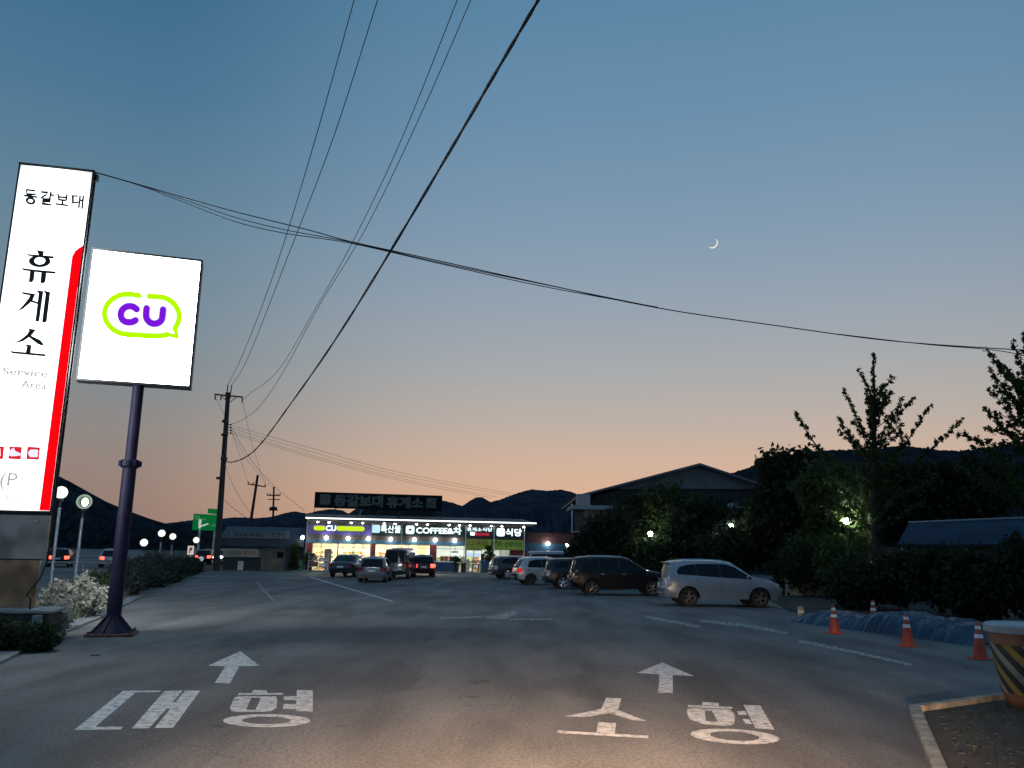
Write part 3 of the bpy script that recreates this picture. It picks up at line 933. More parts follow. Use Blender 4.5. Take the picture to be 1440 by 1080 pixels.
def wavy(m):
    t = m.node_tree; b = t.nodes['Principled BSDF']
    co = t.nodes.new('ShaderNodeTexCoord'); mp = t.nodes.new('ShaderNodeMapping'); mp.inputs['Scale'].default_value = (3.2, 3.2, 1.6)
    n_ = t.nodes.new('ShaderNodeTexNoise'); n_.inputs['Scale'].default_value = 1.0; n_.inputs['Detail'].default_value = .4
    t.links.new(co.outputs['Object'], mp.inputs[0]); t.links.new(mp.outputs[0], n_.inputs['Vector'])
    bp = t.nodes.new('ShaderNodeBump'); bp.inputs['Strength'].default_value = 1.0; bp.inputs['Distance'].default_value = .05
    t.links.new(n_.outputs['Fac'], bp.inputs['Height']); t.links.new(bp.outputs[0], b.inputs['Normal'])
wavy(STEEL)
STEEL_TINT = mat('steel_headlight_tint', (.46, .31, .20), .30, 1.0, var=.15, scale=.5)  # same steel tinted brown: warm headlight reflection put into the base colour
wavy(STEEL_TINT)
STEELD = mat('sign_side_metal', (.09, .08, .07), .6, .2, var=.2)

base = G(42, 905)                        # below the middle of its right half
zt, zb_ = 8.3, 3.05
# horizontal direction of the face from its lower and upper edge
def tower_frame():
    a, b = G(28, 230, 8.9), G(131, 241, 8.9)
    return (b - a).normalized()
TT = tower_frame(); TT.z = 0; TT.normalize()
TN = Vector((TT.y, -TT.x, 0))            # towards the viewer
TP = G(72, 905)                          # a point of the face plane
def TW(x, y, off=0.0):
    return PL(x, y, TP + TN * off, TN)
tr_, bl_ = TW(131, 241), TW(72, 720)
tl_ = TW(28, 230)
Wt = 1.0
ztop, zbot = (tr_.z + tl_.z) / 2, bl_.z
R0 = Vector((((tr_ + bl_) / 2).x, ((tr_ + bl_) / 2).y, 0))
Wt = (Vector((tr_.x, tr_.y)) - Vector((tl_.x, tl_.y))).length * 1.0
Lc = R0 - TT * Wt
print('tower', R0, Lc, 'width', Wt, 'z', zbot, ztop)
tower = thing('service_area_sign', 'tall white lit pylon sign with a red edge and black vertical lettering', 'pylon sign', ((R0 + Lc) / 2)[:])
def TB(s0, s1, d0, d1, z0, z1):          # box in the sign's own directions
    vs = []
    for s_ in (s0, s1):
        for d in (d0, d1):
            for z in (z0, z1):
                vs.append(Lc + TT * s_ - TN * d + Vector((0, 0, z)))
    return vs, [(0, 1, 3, 2), (4, 6, 7, 5), (0, 4, 5, 1), (2, 3, 7, 6), (0, 2, 6, 4), (1, 5, 7, 3)]
D = .13
MB().add(*TB(.0, Wt, .02, D - .02, zbot, ztop)).build('sign_cabinet', STEELD, tower)
MB().add(*TB(.02, Wt - .02, -.012, .016, zbot + .02, ztop - .03)).build('light_panel', WHITE_LIT, tower)
MB().add(*TB(.02, Wt - .02, D - .016, D + .012, zbot + .02, ztop - .03)).build('light_panel', WHITE_BACK2, tower)
fr = MB()
for a in ((-.016, .016, -.03, D + .03, zbot - .02, ztop), (Wt - .016, Wt + .016, -.03, D + .03, zbot - .02, ztop), (-.03, Wt + .03, -.03, D + .03, ztop + .002, ztop + .025), (-.03, Wt + .03, -.03, D + .03, zbot - .06, zbot - .022)):
    fr.add(*TB(*a))
fr.build('frame', FRAME, tower)
# red edge, writing, pictograms
red = [(131 - 10.5, 345.6), (113, 348.3), (106, 354), (102.2, 362)]
rl = [TW(x, y, .016) for x, y in [(119.4, 345.6), (112, 348.3), (105.5, 353.5), (101.5, 361)]]
bot_l = Lc + TT * (Wt - (R0 - Vector((TW(55.5, 720).x, TW(55.5, 720).y, 0))).dot(TT)) + Vector((0, 0, zbot + .03)) + TN * .016
top_r = R0 - TT * .022 + Vector((0, 0, rl[0].z)) + TN * .016
bot_r = R0 - TT * .022 + Vector((0, 0, zbot + .03)) + TN * .016
MB().prism(rl + [bot_l, bot_r, top_r], TN * .008).build('red_band', RED_LIT, tower)
z2 = lambda x, y: (x * .12963, 340 + y * .12963)
z3 = lambda x, y: (x * .12963, 440 + y * .12963)
def grow(p, d):
    n = len(p); P = [Vector(q) for q in p]
    area = sum(P[i].x * P[(i + 1) % n].y - P[(i + 1) % n].x * P[i].y for i in range(n))
    sg = 1 if area > 0 else -1
    out = []
    for i in range(n):
        a, b = (P[i] - P[i - 1]).normalized(), (P[(i + 1) % n] - P[i]).normalized()
        na, nb = Vector((a.y, -a.x)) * sg, Vector((b.y, -b.x)) * sg
        k = (na + nb)
        k = k / max(.35, k.dot(na)) if k.length > .1 else na
        out.append(P[i] + k * d)
    return out
def ink(polys, tf, rings=(), name='lettering', m=INK, off=.016, th=.02):
    mb = MB()
    for p in polys:
        p = grow(p, 3.0)
        mb.prism([TW(*tf(*q), off) for q in p], TN * th)
    for o_, i_ in rings:
        mb.ring([TW(*tf(*q), off) for q in o_], [TW(*tf(*q), off) for q in i_], TN * th)
    return mb.build(name, m, tower)
ink([[(405, 95), (475, 108), (465, 150), (425, 143)], [(285, 125), (320, 140), (480, 153), (585, 163), (575, 180), (470, 172), (310, 150)],
     [(235, 287), (270, 295), (420, 312), (605, 328), (595, 345), (420, 330), (255, 308)], [(332, 318), (376, 322), (366, 410), (350, 437), (318, 435)], [(455, 330), (502, 334), (492, 425), (478, 447), (442, 447)]],
    z2, [(ell(432, 212, 117, 65), ell(434, 208, 60, 40))])
ink([[(230, 545), (270, 553), (380, 568), (332, 580), (255, 567)], [(380, 568), (350, 640), (250, 725), (190, 757), (250, 700), (318, 615), (332, 580)], [(345, 637), (412, 658), (409, 674), (335, 650)],
     [(395, 528), (468, 540), (425, 850), (415, 865), (390, 862), (425, 560)], [(470, 530), (543, 550), (505, 860), (485, 877), (462, 870), (500, 565)]], z2)
ink([[(295, 170), (385, 185), (335, 250), (315, 262), (250, 305), (150, 333), (240, 285), (300, 235), (325, 190)], [(336, 250), (440, 300), (470, 340), (460, 355), (410, 335), (316, 262)],
     [(262, 345), (338, 352), (330, 438), (285, 434), (300, 365)], [(108, 408), (140, 420), (495, 452), (490, 470), (135, 437)]], z3)
def tower_text(s, quad, m, bold=0., off=.016):
    a, b, c = (TW(*q, off) for q in quad)          # lower left, lower right, upper left
    mb = MB()
    return put_text(mb, s, a, b - a, c - a, bold).build('lettering', m, tower)
z1 = lambda x, y: (x * .12963, 220 + y * .12963)
zz = z1
# 동갈보대 in thin strokes
th = 20
sy = MB()
for pts in ([(285, 360), (385, 375)], [(290, 360), (292, 410), (390, 412)], [(335, 405), (335, 428)], [(260, 425), (410, 443)],
            [(445, 385), (520, 393), (495, 420), (440, 455)], [(555, 380), (540, 460)], [(550, 418), (588, 422)], [(460, 460), (550, 470), (545, 490), (462, 485), (458, 512), (555, 527)],
            [(628, 402), (640, 470), (720, 478)], [(728, 410), (718, 478)], [(640, 440), (722, 446)], [(680, 476), (678, 520)], [(605, 515), (738, 533)],
            [(845, 432), (790, 428), (792, 505), (850, 495)], [(870, 425), (855, 560)], [(905, 425), (890, 570)], [(865, 475), (900, 480)]):
    stroke(sy, [Vector(z1(*p)) for p in pts], th * .12963, lambda x, y: TW(x, y, .016), TN * .008, cap=False)
rg = ell(332, 482, 54, 42, .1), ell(332, 482, 27, 17, .1)
sy.ring([TW(*z1(*q), .016) for q in rg[0]], [TW(*z1(*q), .016) for q in rg[1]], TN * .008)
sy.build('lettering', INK, tower)
tower_text('Service', ((3, 526.5), (67, 530.5), (4, 516.5)), GREY_LIT, .022)
tower_text('Area', ((29, 545), (65, 548), (30, 534.5)), GREY_LIT, .022)
tower_text('(P', ((-2, 689), (22, 690), (2, 664)), GREY_LIT, .006)
tower_text('PARKING', ((-22, 702.5), (25, 704), (-21.5, 697)), GREY_LIT, .022)
z4 = lambda x, y: (x * .12963, 600 + y * .12963)
def rrect(x0, y0, x1, y1, sk, r=10):
    out = []
    for cx, cy, a0 in ((x1 - r, y0 + r, -90), (x1 - r, y1 - r, 0), (x0 + r, y1 - r, 90), (x0 + r, y0 + r, 180)):
        for k in range(5):
            a = rad(a0 + 22.5 * k)
            x, y = cx + r * math.cos(a), cy + r * math.sin(a)
            out.append((x - (y - y0) * .1, y + (x - x0) * .06))
    return out
for k, x0 in enumerate((-92, 102, 298)):
    MB().prism([TW(*z4(*q), .014) for q in rrect(x0, 208 + k * 4, x0 + 138, 345 + k * 4, 0)], TN * .006).build('pictogram', PICT_RED, tower)
for pl in ([(100, 235), (118, 262), (128, 232), (145, 240), (152, 222), (160, 258), (190, 275), (228, 290), (232, 310), (190, 318), (120, 322), (98, 310)],
           [(318, 262), (335, 248), (405, 248), (418, 268), (408, 290), (415, 318), (398, 332), (325, 330), (312, 308), (302, 285)], [(-60, 240), (5, 235), (8, 320), (-60, 318)]):
    MB().prism([TW(*z4(*q), .021) for q in pl], TN * .006).build('pictogram_symbol', LAV_LIT, tower)
# stainless foot in two storeys, standing on a dark plinth
zf1 = TW(66, 787).z
MB().add(*TB(-.12, Wt + .02, -.02, D + .02, zf1, zbot - .062)).build('steel_cladding', STEEL, tower, bevel=.015)
MB().add(*TB(-.02, Wt - .10, .03, D - .03, .72, zf1 - .002)).build('steel_cladding', STEEL_TINT, tower, bevel=.015)
for s_, z_ in ((.45, zf1 + .28), (Wt - .25, zbot - .2)):
    c = Lc + TT * s_ + TN * .02 + Vector((0, 0, z_))
    MB().cyl(c, c + TN * .03, .035, .03, 12).build('bolt', CHROME, tower)
cb = [R0 + TT * .03 + Vector((0, 0, z)) - TN * .1 for z in (ztop - .1, ztop - 1.2, ztop - 3, zbot, zf1)]
cb += [R0 - TT * .02 + Vector((0, 0, 1.35)) + TN * .05, R0 - TT * .22 + TN * .14 + Vector((0, 0, .98)), R0 - TT * .12 + TN * .2 + Vector((0, 0, .92)), R0 - TT * .10 + TN * .2 + Vector((0, 0, .55))]
MB().tube(cb, .018, 6).build('power_cable', FRAME, tower)
jb = R0 + TT * .12 - TN * .1 + Vector((0, 0, ztop - .05))
MB().box(R0 + TT * .035 - TN * .1 + Vector((0, 0, ztop - .12)), (.1, .1, .16)).build('junction_box', FRAME, tower)
pw = thing('planter_wall', 'low dark concrete planter wall under the tall lit pylon', 'low wall', ((R0 + Lc) / 2)[:])
WOODD = mat('plinth_dark', (.055, .05, .048), .8, var=.4, scale=3, bump=.4)
MB().add(*TB(-1.2, Wt + .30, -.30, D + .5, -.02, .62)).build('wall_body', WOODD, pw, bevel=.03)
cap_ = MB().add(*TB(-1.2, Wt + .36, -.36, D + .56, .622, .70)).build('coping', CONC, pw, bevel=.02)
pm = MB()
for s_ in (.2, .75, Wt + .1):
    pm.add(*TB(s_ - .09, s_ + .09, -.42, -.303, -.02, .60))
pm.build('pilaster', CONC, pw, bevel=.015)

# ------------------------------------------------------------------ convenience store sign on its pole
PURP = mat('purple_paint', (.012, .009, .034), .6, var=.3, scale=2.5, spec=.3)
RUST = mat('rusty_plate', (.10, .065, .045), .8, .2, var=.4, scale=8)
cb0 = G(157, 893)
cs = thing('store_sign', 'square white lit sign with a green speech bubble on a purple pole', 'sign', cb0[:])
zc0 = PL(190, 545, cb0, Vector((0, -1, 0))).z
a, b = G(110, 533, zc0), G(268, 545, zc0)
a2, b2 = G(128, 350, zc0 + 2.9), G(283, 366, zc0 + 2.9)
CT = ((b - a).normalized() + (b2 - a2).normalized()); CT.z = 0; CT.normalize()
CN = Vector((CT.y, -CT.x, 0))
DC = .36
def CW(x, y, off=0.):
    return PL(x, y, cb0 + CN * (DC / 2 + off), CN)
ca, cbn, ct = CW(110, 533), CW(268, 545), CW(128, 350)
ct2 = CW(283, 366)
sa, sb = ((ca + ct) / 2 - cb0).dot(CT), ((cbn + ct2) / 2 - cb0).dot(CT)
z0c, z1c = (ca.z + cbn.z) / 2, (ct.z + ct2.z) / 2
print('cu sign', cb0, 'tangent', CT, 's', sa, sb, 'z', z0c, z1c, [p.z for p in (ca, cbn, ct, ct2)])
def CB(s0, s1, d0, d1, z0, z1):
    vs = []
    for s_ in (s0, s1):
        for d in (d0, d1):
            for z in (z0, z1):
                vs.append(cb0 + CT * s_ + CN * d + Vector((0, 0, z)))
    return vs, [(0, 1, 3, 2), (4, 6, 7, 5), (0, 4, 5, 1), (2, 3, 7, 6), (0, 2, 6, 4), (1, 5, 7, 3)]
h = DC / 2
MB().add(*CB(sa + .02, sb - .02, -h + .03, h - .03, z0c + .02, z1c - .02)).build('sign_cabinet', FRAME, cs)
MB().add(*CB(sa + .03, sb - .03, h - .028, h, z0c + .03, z1c - .03)).build('light_panel', WHITE_LIT2, cs)
MB().add(*CB(sa + .03, sb - .03, -h, -h + .028, z0c + .03, z1c - .03)).build('light_panel', WHITE_BACK, cs)
fr = MB()
for q in ((sa - .022, sa + .028, -h - .03, h + .03, z0c - .022, z1c + .022), (sb - .028, sb + .022, -h - .03, h + .03, z0c - .022, z1c + .022),
          (sa + .029, sb - .029, -h - .03, h + .03, z1c - .028, z1c + .022), (sa + .029, sb - .029, -h - .03, h + .03, z0c - .022, z0c + .028)):
    fr.add(*CB(*q))
fr.build('frame', FRAME, cs)
z5 = lambda x, y: (110 + x * .11806, 390 + y * .11806)
S = 1 * .11806
def smooth(pts, k=4):
    out = []
    n = len(pts)
    for i in range(n - 1):
        p0, p1, p2, p3 = (Vector(pts[max(i - 1, 0)]), Vector(pts[i]), Vector(pts[i + 1]), Vector(pts[min(i + 2, n - 1)]))
        for j in range(k):
            t = j / k
            out.append(.5 * ((2 * p1) + (p2 - p0) * t + (2 * p0 - 5 * p1 + 4 * p2 - p3) * t * t + (3 * p1 - p0 - 3 * p2 + p3) * t ** 3))
    out.append(Vector(pts[-1]))
    return out
cf3 = lambda x, y: CW(x, y, .004)
lo_ = smooth([(725, 214), (660, 204), (580, 198), (480, 215), (390, 270), (330, 345), (310, 430), (325, 510), (375, 588), (450, 645), (540, 677), (700, 690), (900, 702), (1000, 698), (1060, 686)], 3)
lo2 = smooth([(845, 222), (900, 226), (1000, 233), (1080, 262), (1150, 322), (1195, 400), (1207, 470), (1190, 545), (1158, 608)], 3)
bub = MB()
stroke(bub, [Vector(z5(*p)) for p in lo_], 66 * S, cf3, CN * .008)
stroke(bub, [Vector(z5(*p)) for p in lo2], 66 * S, cf3, CN * .008)
bub.prism([CW(*z5(*q), .004) for q in [(1060, 664), (1105, 668), (1142, 668), (1134, 612), (1182, 610), (1196, 680), (1208, 738), (1150, 728), (1062, 708)]], CN * .0085)
bub.build('speech_bubble_logo', LIME_LIT, cs)
MB().prism([CW(*z5(*q), .001) for q in [(v.x, v.y) for v in lo_] + [(1140, 660), (1158, 608)] + [(v.x, v.y) for v in reversed(lo2)]], CN * .0025).build('bubble_fill', LAV_LIT, cs)
le = MB()
stroke(le, [Vector(z5(*p)) for p in smooth([(694, 380), (655, 352), (605, 344), (555, 360), (518, 400), (507, 448), (520, 495), (558, 528), (610, 536), (650, 530), (682, 513)], 3)], 77 * S, cf3, CN * .014)
le.build('lettering', PURP_LIT, cs)
le = MB()
stroke(le, [Vector(z5(*p)) for p in smooth([(814, 370), (808, 450), (820, 500), (858, 540), (906, 553), (952, 543), (990, 510), (1003, 460), (1010, 386)], 3)], 77 * S, cf3, CN * .014)
le.build('lettering', PURP_LIT, cs)
zj = PL(180, 652, cb0, Vector((0, -1, 0))).z
up = Vector((0, 0, 1))
MB().cyl(cb0 + up * .3, cb0 + up * zj, .165, .155, 24).build('pole', PURP, cs)
MB().cyl(cb0 + up * zj, cb0 + up * (z0c + .03), .130, .130, 24).build('pole', PURP, cs)
col = MB().lathe(cb0 + up * zj, [(.13, -.10), (.19, -.10), (.23, -.06), (.235, .02), (.20, .09), (.13, .10)], 24)
for k in range(8):
    a_ = k * math.pi / 4 + .2
    c = cb0 + up * zj + Vector((math.cos(a_), math.sin(a_), 0)) * .225
    col.box(c, (.07, .07, .12), Matrix.Rotation(a_, 3, 'Z'))
col.build('flange', PURP, cs)
ft = MB()
ft.lathe(cb0, [(.42, .06), (.40, .10), (.17, .36), (.165, .40)], 4 * 6)
for k in range(8):
    a_ = k * math.pi / 4
    d = Vector((math.cos(a_), math.sin(a_), 0)); t_ = Vector((-d.y, d.x, 0)) * .012
    ft.prism([cb0 + d * .15 + up * .06 - t_, cb0 + d * .49 + up * .06 - t_, cb0 + d * .15 + up * .45 - t_], t_ * 2)
ft.build('flared_foot', PURP, cs)
Rz = Matrix.Rotation(math.atan2(CT.y, CT.x), 3, 'Z')
MB().box(cb0 + up * .03, (1.02, 1.02, .06), Rz).build('base_plate', RUST, cs, bevel=.01)
for i in (-1, 1):
    for j in (-1, 1):
        c = cb0 + Rz @ Vector((i * .43, j * .43, .06))
        MB().cyl(c, c + up * .06, .035, .03, 6).build('anchor_bolt', RUST, cs)
# ------------------------------------------------------------------ the store
SX = (P1 - P0).normalized()
SWD = (P1 - P0).length                   # 428..738 px
SN = Vector((SX.y, -SX.x, 0))            # towards the lot
RZ = math.atan2(SX.y, SX.x)
ZT = 4.3
def syb(x):
    return 803.5 + (x - 428) * (3.5 / 310)
def syt(x):
    return 727 + (x - 427) * .031
def sS(x):
    return PL(x, syb(x), P0, SN).__sub__(P0).dot(SX)
def sZ(x, y):
    return ZT * (syb(x) - y) / (syb(x) - syt(x))
store = thing('store_building', 'long single-storey roadside store with bright shopfronts and lit white signs', 'store', P0[:], RZ)
W_RED = mat('wall_dark_red', (.20, .022, .024), .6, var=.2)
W_BLUE = mat('wall_blue', (.05, .13, .20), .5, var=.15)
W_BROWN = mat('wall_brown', (.10, .07, .065), .6, var=.2)
W_CREAM = mat('wall_cream', (.72, .66, .50), .7, var=.06)
W_PALE = mat('wall_pale', (.70, .72, .68), .7, var=.06)
FLOOR = mat('shop_floor', (.45, .42, .38), .35, var=.1)
ROOFD = mat('roof_metal', (.016, .019, .023), .5, .3, var=.25, scale=1.2)
GALV = mat('galvanised', (.45, .46, .47), .4, .6, var=.15)
WHITEP = mat('white_paint', (.72, .72, .70), .5, var=.06)
SIGN_VIOLET = mat('sign_violet', (.10, .075, .30), .45, var=.1)
SIGN_DARK = mat('sign_dark_green', (.010, .028, .030), .4, var=.2)
LAMP_HOT = emis('lamp_bulb_cool', (.93, 1, .93), 30)
LED = emis('led_strip', (.93, 1, .97), 2.2)
LET_LIT = emis('letter_white_lit', (.80, .97, 1), 1.8)
LET_CYAN = emis('letter_cyan_lit', (.55, .90, 1), 1.0)
LIME2 = emis('letter_lime_lit', (.62, .86, .02), 1.0)
CEIL_W = emis('ceiling_panel_warm', (1, .84, .54), 80)
CEIL_C = emis('ceiling_panel_cool', (.90, 1, .90), 55)
SGLASS = glass_mat('shop_glass')
ALU = mat('aluminium_frame', (.40, .39, .37), .4, .5, var=.1)
def sb_(x0, x1, z0, z1, y0, y1):         # local box by store pixels across, metres up, depth (negative = out)
    return MB().b2(sS(x0), sS(x1), y0, y1, z0, z1)
def lz(mb, nm, m, par=None, **k):
    return mb.build(nm, m, par or store, local=True, **k)
DEP = 9.
xs = dict(l=428, b1=519.5, b2=562, b3=652, b4=692, r=738)
lz(MB().b2(0, .12, .15, DEP, 0, 3.9).b2(SWD - .12, SWD, .15, DEP, 0, 3.9).b2(.12, SWD - .12, DEP - .15, DEP, 0, 3.9), 'wall', W_BROWN)
lz(MB().b2(.13, SWD - .13, .3, DEP - .16, -.01, .05), 'floor', FLOOR)
lz(MB().b2(.121, SWD - .121, .22, DEP - .151, 2.62, 2.70), 'ceiling', W_PALE)
mid_s = sS(608)
lz(MB().b2(.125, mid_s - .02, 6.0, 6.1, .05, 2.615), 'back_wall', W_CREAM)
lz(MB().b2(mid_s + .02, SWD - .125, 4.6, 4.7, .05, 2.615), 'back_wall', W_PALE)
lz(MB().b2(mid_s - .06, mid_s + .06, .35, DEP - .2, .05, 2.61), 'partition_wall', W_CREAM)
# facade bands and red piers
lz(sb_(428, 738, 2.33, 2.62, .0, .2), 'blue_band', W_BLUE)
lz(sb_(428, 738, 2.622, 3.0, .02, .2), 'brown_band', W_BROWN)
lz(sb_(428, 738, 3.002, 4.15, .03, .2), 'parapet', W_BROWN)
for x0, x1, z0 in ((428.3, 437, 0), (519.5, 526, 0), (604, 612.5, 0), (717, 735, 0)):
    lz(sb_(x0, x1, z0, 2.328, .01, .22), 'pier', W_RED)
lz(sb_(654, 676, 1.98, 2.327, .012, .2), 'header_panel', W_RED)
# sign panels
for x0, x1, m in ((428.5, 519, SIGN_VIOLET), (520, 561.6, SIGN_DARK), (562.4, 651.6, SIGN_DARK), (652.4, 691.6, SIGN_DARK), (692.4, 735, SIGN_DARK)):
    lz(sb_(x0, x1, 3.02, 3.86, -.10, .028), 'sign_board', m)
def slet(s, x0, x1, y0, y1, m, off=-.13, bold=.0, th=.035):
    xm = (x0 + x1) / 2
    za, zb2 = sZ(xm, y1), sZ(xm, y0)
    mb = MB()
    vs, fs = text_mesh(s, bold)
    U = sS(x1) - sS(x0)
    put_text(mb, s, (sS(x0), off, za), (U, 0, 0), (0, 0, zb2 - za), bold)
    n = len(mb.v)
    return lz(mb, 'lettering', m, fixn=False)
def spill(x0, x1, y0, y1, m, nm, off=-.13, r=.5, th=.03):
    xm = (x0 + x1) / 2
    za, zb2 = sZ(xm, y1), sZ(xm, y0)
    a, b_ = sS(x0), sS(x1)
    R = (zb2 - za) * r
    pts = []
    for cx, cz, a0 in ((b_ - R, za + R, -90), (b_ - R, zb2 - R, 0), (a + R, zb2 - R, 90), (a + R, za + R, 180)):
        for k in range(7):
            q = rad(a0 + 15 * k)
            pts.append((cx + R * math.cos(q), off, cz + R * math.sin(q)))
    return lz(MB().prism(pts, (0, th - .002, 0)), nm, m)
spill(437, 454, 737.8, 744.4, LIME2, 'sign_bar')
spill(469.5, 509.5, 738.6, 745.6, LIME2, 'sign_bar')
slet('CU', 454.5, 469, 737.3, 745.4, LET_LIT, bold=.034)
spill(519.8, 531.6, 736.8, 748.4, LET_CYAN, 'sign_icon', r=.22)
slet('특산물', 532.5, 561, 737.6, 748.6, LET_LIT, bold=.012)
spill(568.2, 580, 738.4, 750.2, LET_LIT, 'sign_icon', r=.22)
hx = [(571.5, 742.5), (572.5, 745.2), (573.9, 746.2), (575, 746), (576, 744.8), (576.5, 742.5)]
lz(MB().prism([(sS(x), -.150, sZ(574, y)) for x, y in hx], (0, .018, 0)), 'sign_symbol', SIGN_DARK)
slet('COFFEE&차', 582.5, 647, 740.2, 751, LET_LIT, bold=.03)
slet('휴게소식당', 654.5, 690.5, 741.6, 747.2, LET_LIT, bold=.012)
spill(659.5, 666, 747.8, 752.8, LET_LIT, 'sign_icon', r=.2)
REDL = emis('letter_red_lit', (.9, .04, .07), 1.0)
slet('한우소머리국밥', 667, 686, 749.0, 753.8, REDL, bold=.012)
spill(697, 708.4, 742.8, 754.2, LET_LIT, 'sign_icon', r=.24)
slet('식당', 709.5, 732.5, 743.4, 754.4, LET_LIT, bold=.025)
# fascia with light strip, lamp rail, arms and bulbs
lz(MB().b2(-.15, SWD + .75, -.95, .05, ZT - .02, ZT + .12), 'eave', ROOFD)
lz(MB().b2(-.15, SWD + .75, -.99, -.953, ZT - .03, ZT + .08), 'light_strip', LED)
lz(MB().b2(-.0, SWD + .6, -.72, -.68, 4.13, 4.17), 'lamp_rail', GALV)
lz(MB().b2(-.0, SWD + .6, -.73, -.71, 4.02, 4.04), 'lamp_rail', GALV)
for i, x in enumerate((442.8, 458.8, 490, 506, 536.5, 551.5, 582, 597.5, 628, 642.5, 657.5, 687.5, 702.5, 733)):
    s = sS(x)
    f = lz(MB().tube([(s, .0, 4.10), (s, -.3, 4.20), (s, -.62, 4.20), (s, -.66, 4.12)], .014, 6).lathe((s, -.66, 4.04), [(.02, .09), (.06, .07), (.12, .0), (.11, .0)], 12), 'spot_lamp', GALV)
    lz(MB().sphere((s, -.66, 4.03), .10, 10, 6, (1, 1, .7)), 'bulb', LAMP_HOT, f)
for i, x in enumerate((422.5, 456, 487, 515.5, 547, 580.5, 610, 637.5)):
    s = sS(x); z = sZ(max(x, 428), 754.6 + (x - 422) * .024)
    f = lz(MB().tube([(s, .0, z - .1), (s, -.2, z + .02), (s, -.3, z + .10)], .016, 6).lathe((s, -.32, z + .03), [(.03, .12), (.11, .05), (.12, .0)], 12), 'wall_lamp', GALV)
    lz(MB().sphere((s, -.32, z), .15, 12, 8), 'bulb', LAMP_HOT, f)
for x in (428, 519.3, 562, 652, 692, 734.6):
    lz(MB().b2(sS(x) - .035, sS(x) + .035, -.62, -.55, 0.1, 4.0), 'post', WHITEP)
# banner
lz(sb_(654, 734, 2.02, 2.86, -.34, -.32), 'banner', mat('banner_lime', (.42, .55, .07), .6, var=.12, scale=1.5))
BR = mat('banner_red', (.30, .015, .03), .6, var=.1); BK = mat('banner_black', (.02, .02, .03), .6, var=.1); BG = mat('banner_green', (.015, .16, .07), .6, var=.1)
slet('소고기육개장', 655, 684, 759.5, 767.5, BR, -.345, .02, .01)
slet('· 돈까스 ·', 685, 707, 760, 768, BK, -.345, .02, .01)
slet('산채비빔밥', 708.5, 732.5, 761.5, 769.5, BG, -.345, .02, .01)
# shopfront windows: frame > pane
def shopfront(x0, x1, nb, z0, z1):
    a, b_ = sS(x0), sS(x1)
    fr = MB()
    for k in range(nb + 1):
        s = a + (b_ - a) * k / nb
        fr.b2(s - .03, s + .03, .10, .16, z0, z1)
    for k in range(nb):
        s0, s1 = a + (b_ - a) * k / nb + .03, a + (b_ - a) * (k + 1) / nb - .03
        for z in (z0 + .03, 2.02, z1 - .03):
            fr.b2(s0, s1, .105, .155, z - .03, z + .03)
    f = lz(fr, 'shop_window', ALU)
    lz(MB().b2(a, b_, .126, .132, z0, z1), 'pane', SGLASS, f)
shopfront(437.4, 473, 3, .06, 2.325)
shopfront(473.6, 519.3, 4, .06, 2.325)
shopfront(526.3, 603.7, 5, .06, 2.325)
shopfront(612.8, 652, 2, .06, 2.325)
shopfront(677, 716.6, 3, .06, 2.325)
shopfront(655, 676.6, 2, .06, 1.975)
# ceiling light panels
def ceil(x0, x1, ys, m):
    for y in ys:
        a, b_ = sS(x0), sS(x1)
        n = max(1, int((b_ - a) / 1.9))
        for k in range(n):
            c = a + (b_ - a) * (k + .5) / n
            lz(MB().b2(c - .6, c + .6, y - .13, y + .13, 2.575, 2.612), 'ceiling_light', m)
ceil(437, 603, (1.0, 2.8, 4.6), CEIL_W)
ceil(614, 716, (1.0, 2.8), CEIL_C)
# goods on shelves inside the shop
rng = random.Random(4)
SHELF = mat('shop_shelf', (.55, .48, .36), .6, var=.15)
GOODS = [mat('goods_%s' % n, c, .5, var=.3, scale=9) for n, c in (('red', (.35, .05, .04)), ('brown', (.20, .10, .05)), ('yellow', (.55, .42, .07)), ('green', (.12, .25, .08)), ('white', (.6, .58, .52)), ('lilac', (.42, .36, .62)), ('dark', (.04, .035, .03)))]
for x0, x1, y, zt_ in ((441, 470, 3.2, 1.35), (476, 515, 2.6, 1.1), (478, 516, 5.6, 1.5), (530, 566, 2.4, 1.3), (532, 560, 5.6, 1.5), (572, 600, 2.2, 1.25), (616, 650, 4.3, 1.2), (658, 712, 4.2, 1.1)):
    a, b_ = sS(x0), sS(x1)
    sh = MB()
    for k in range(int(zt_ / .33) + 1):
        sh.b2(a, b_, y - .2, y + .2, .08 + k * .33, .11 + k * .33)
    sh.b2(a - .03, a, y - .2, y + .2, .05, zt_ + .1).b2(b_, b_ + .03, y - .2, y + .2, .05, zt_ + .1)
    s_o = lz(sh, 'shelf', SHELF)
    bins = {}
    for k in range(int(zt_ / .33) + 1):
        s = a + .04
        while s < b_ - .2:
            w_ = rng.uniform(.1, .32); hh = rng.uniform(.12, .27)
            g = rng.randrange(len(GOODS))
            bins.setdefault(g, MB()).b2(s, min(s + w_, b_ - .02), y - rng.uniform(.12, .18), y + .12, .112 + k * .33, .112 + k * .33 + hh)
            s += w_ + rng.uniform(.01, .06)
    for g, mb in bins.items():
        lz(mb, 'goods', GOODS[g], s_o)
POSTER = emis('poster_lit', (.75, .74, 1.0), .9)
lz(MB().b2(sS(562), sS(587), 5.9, 5.95, 1.35, 2.05), 'poster', POSTER)
lz(MB().b2(sS(640) - .3, sS(640) + .3, .5, .55, 1.70, 1.82).b2(sS(640) - .02, sS(640) + .02, .5, .54, 1.82, 2.6), 'hanging_sign', GOODS[6])
lz(MB().b2(sS(619), sS(624), .3, .33, .95, 1.4), 'menu_card', GOODS[1])
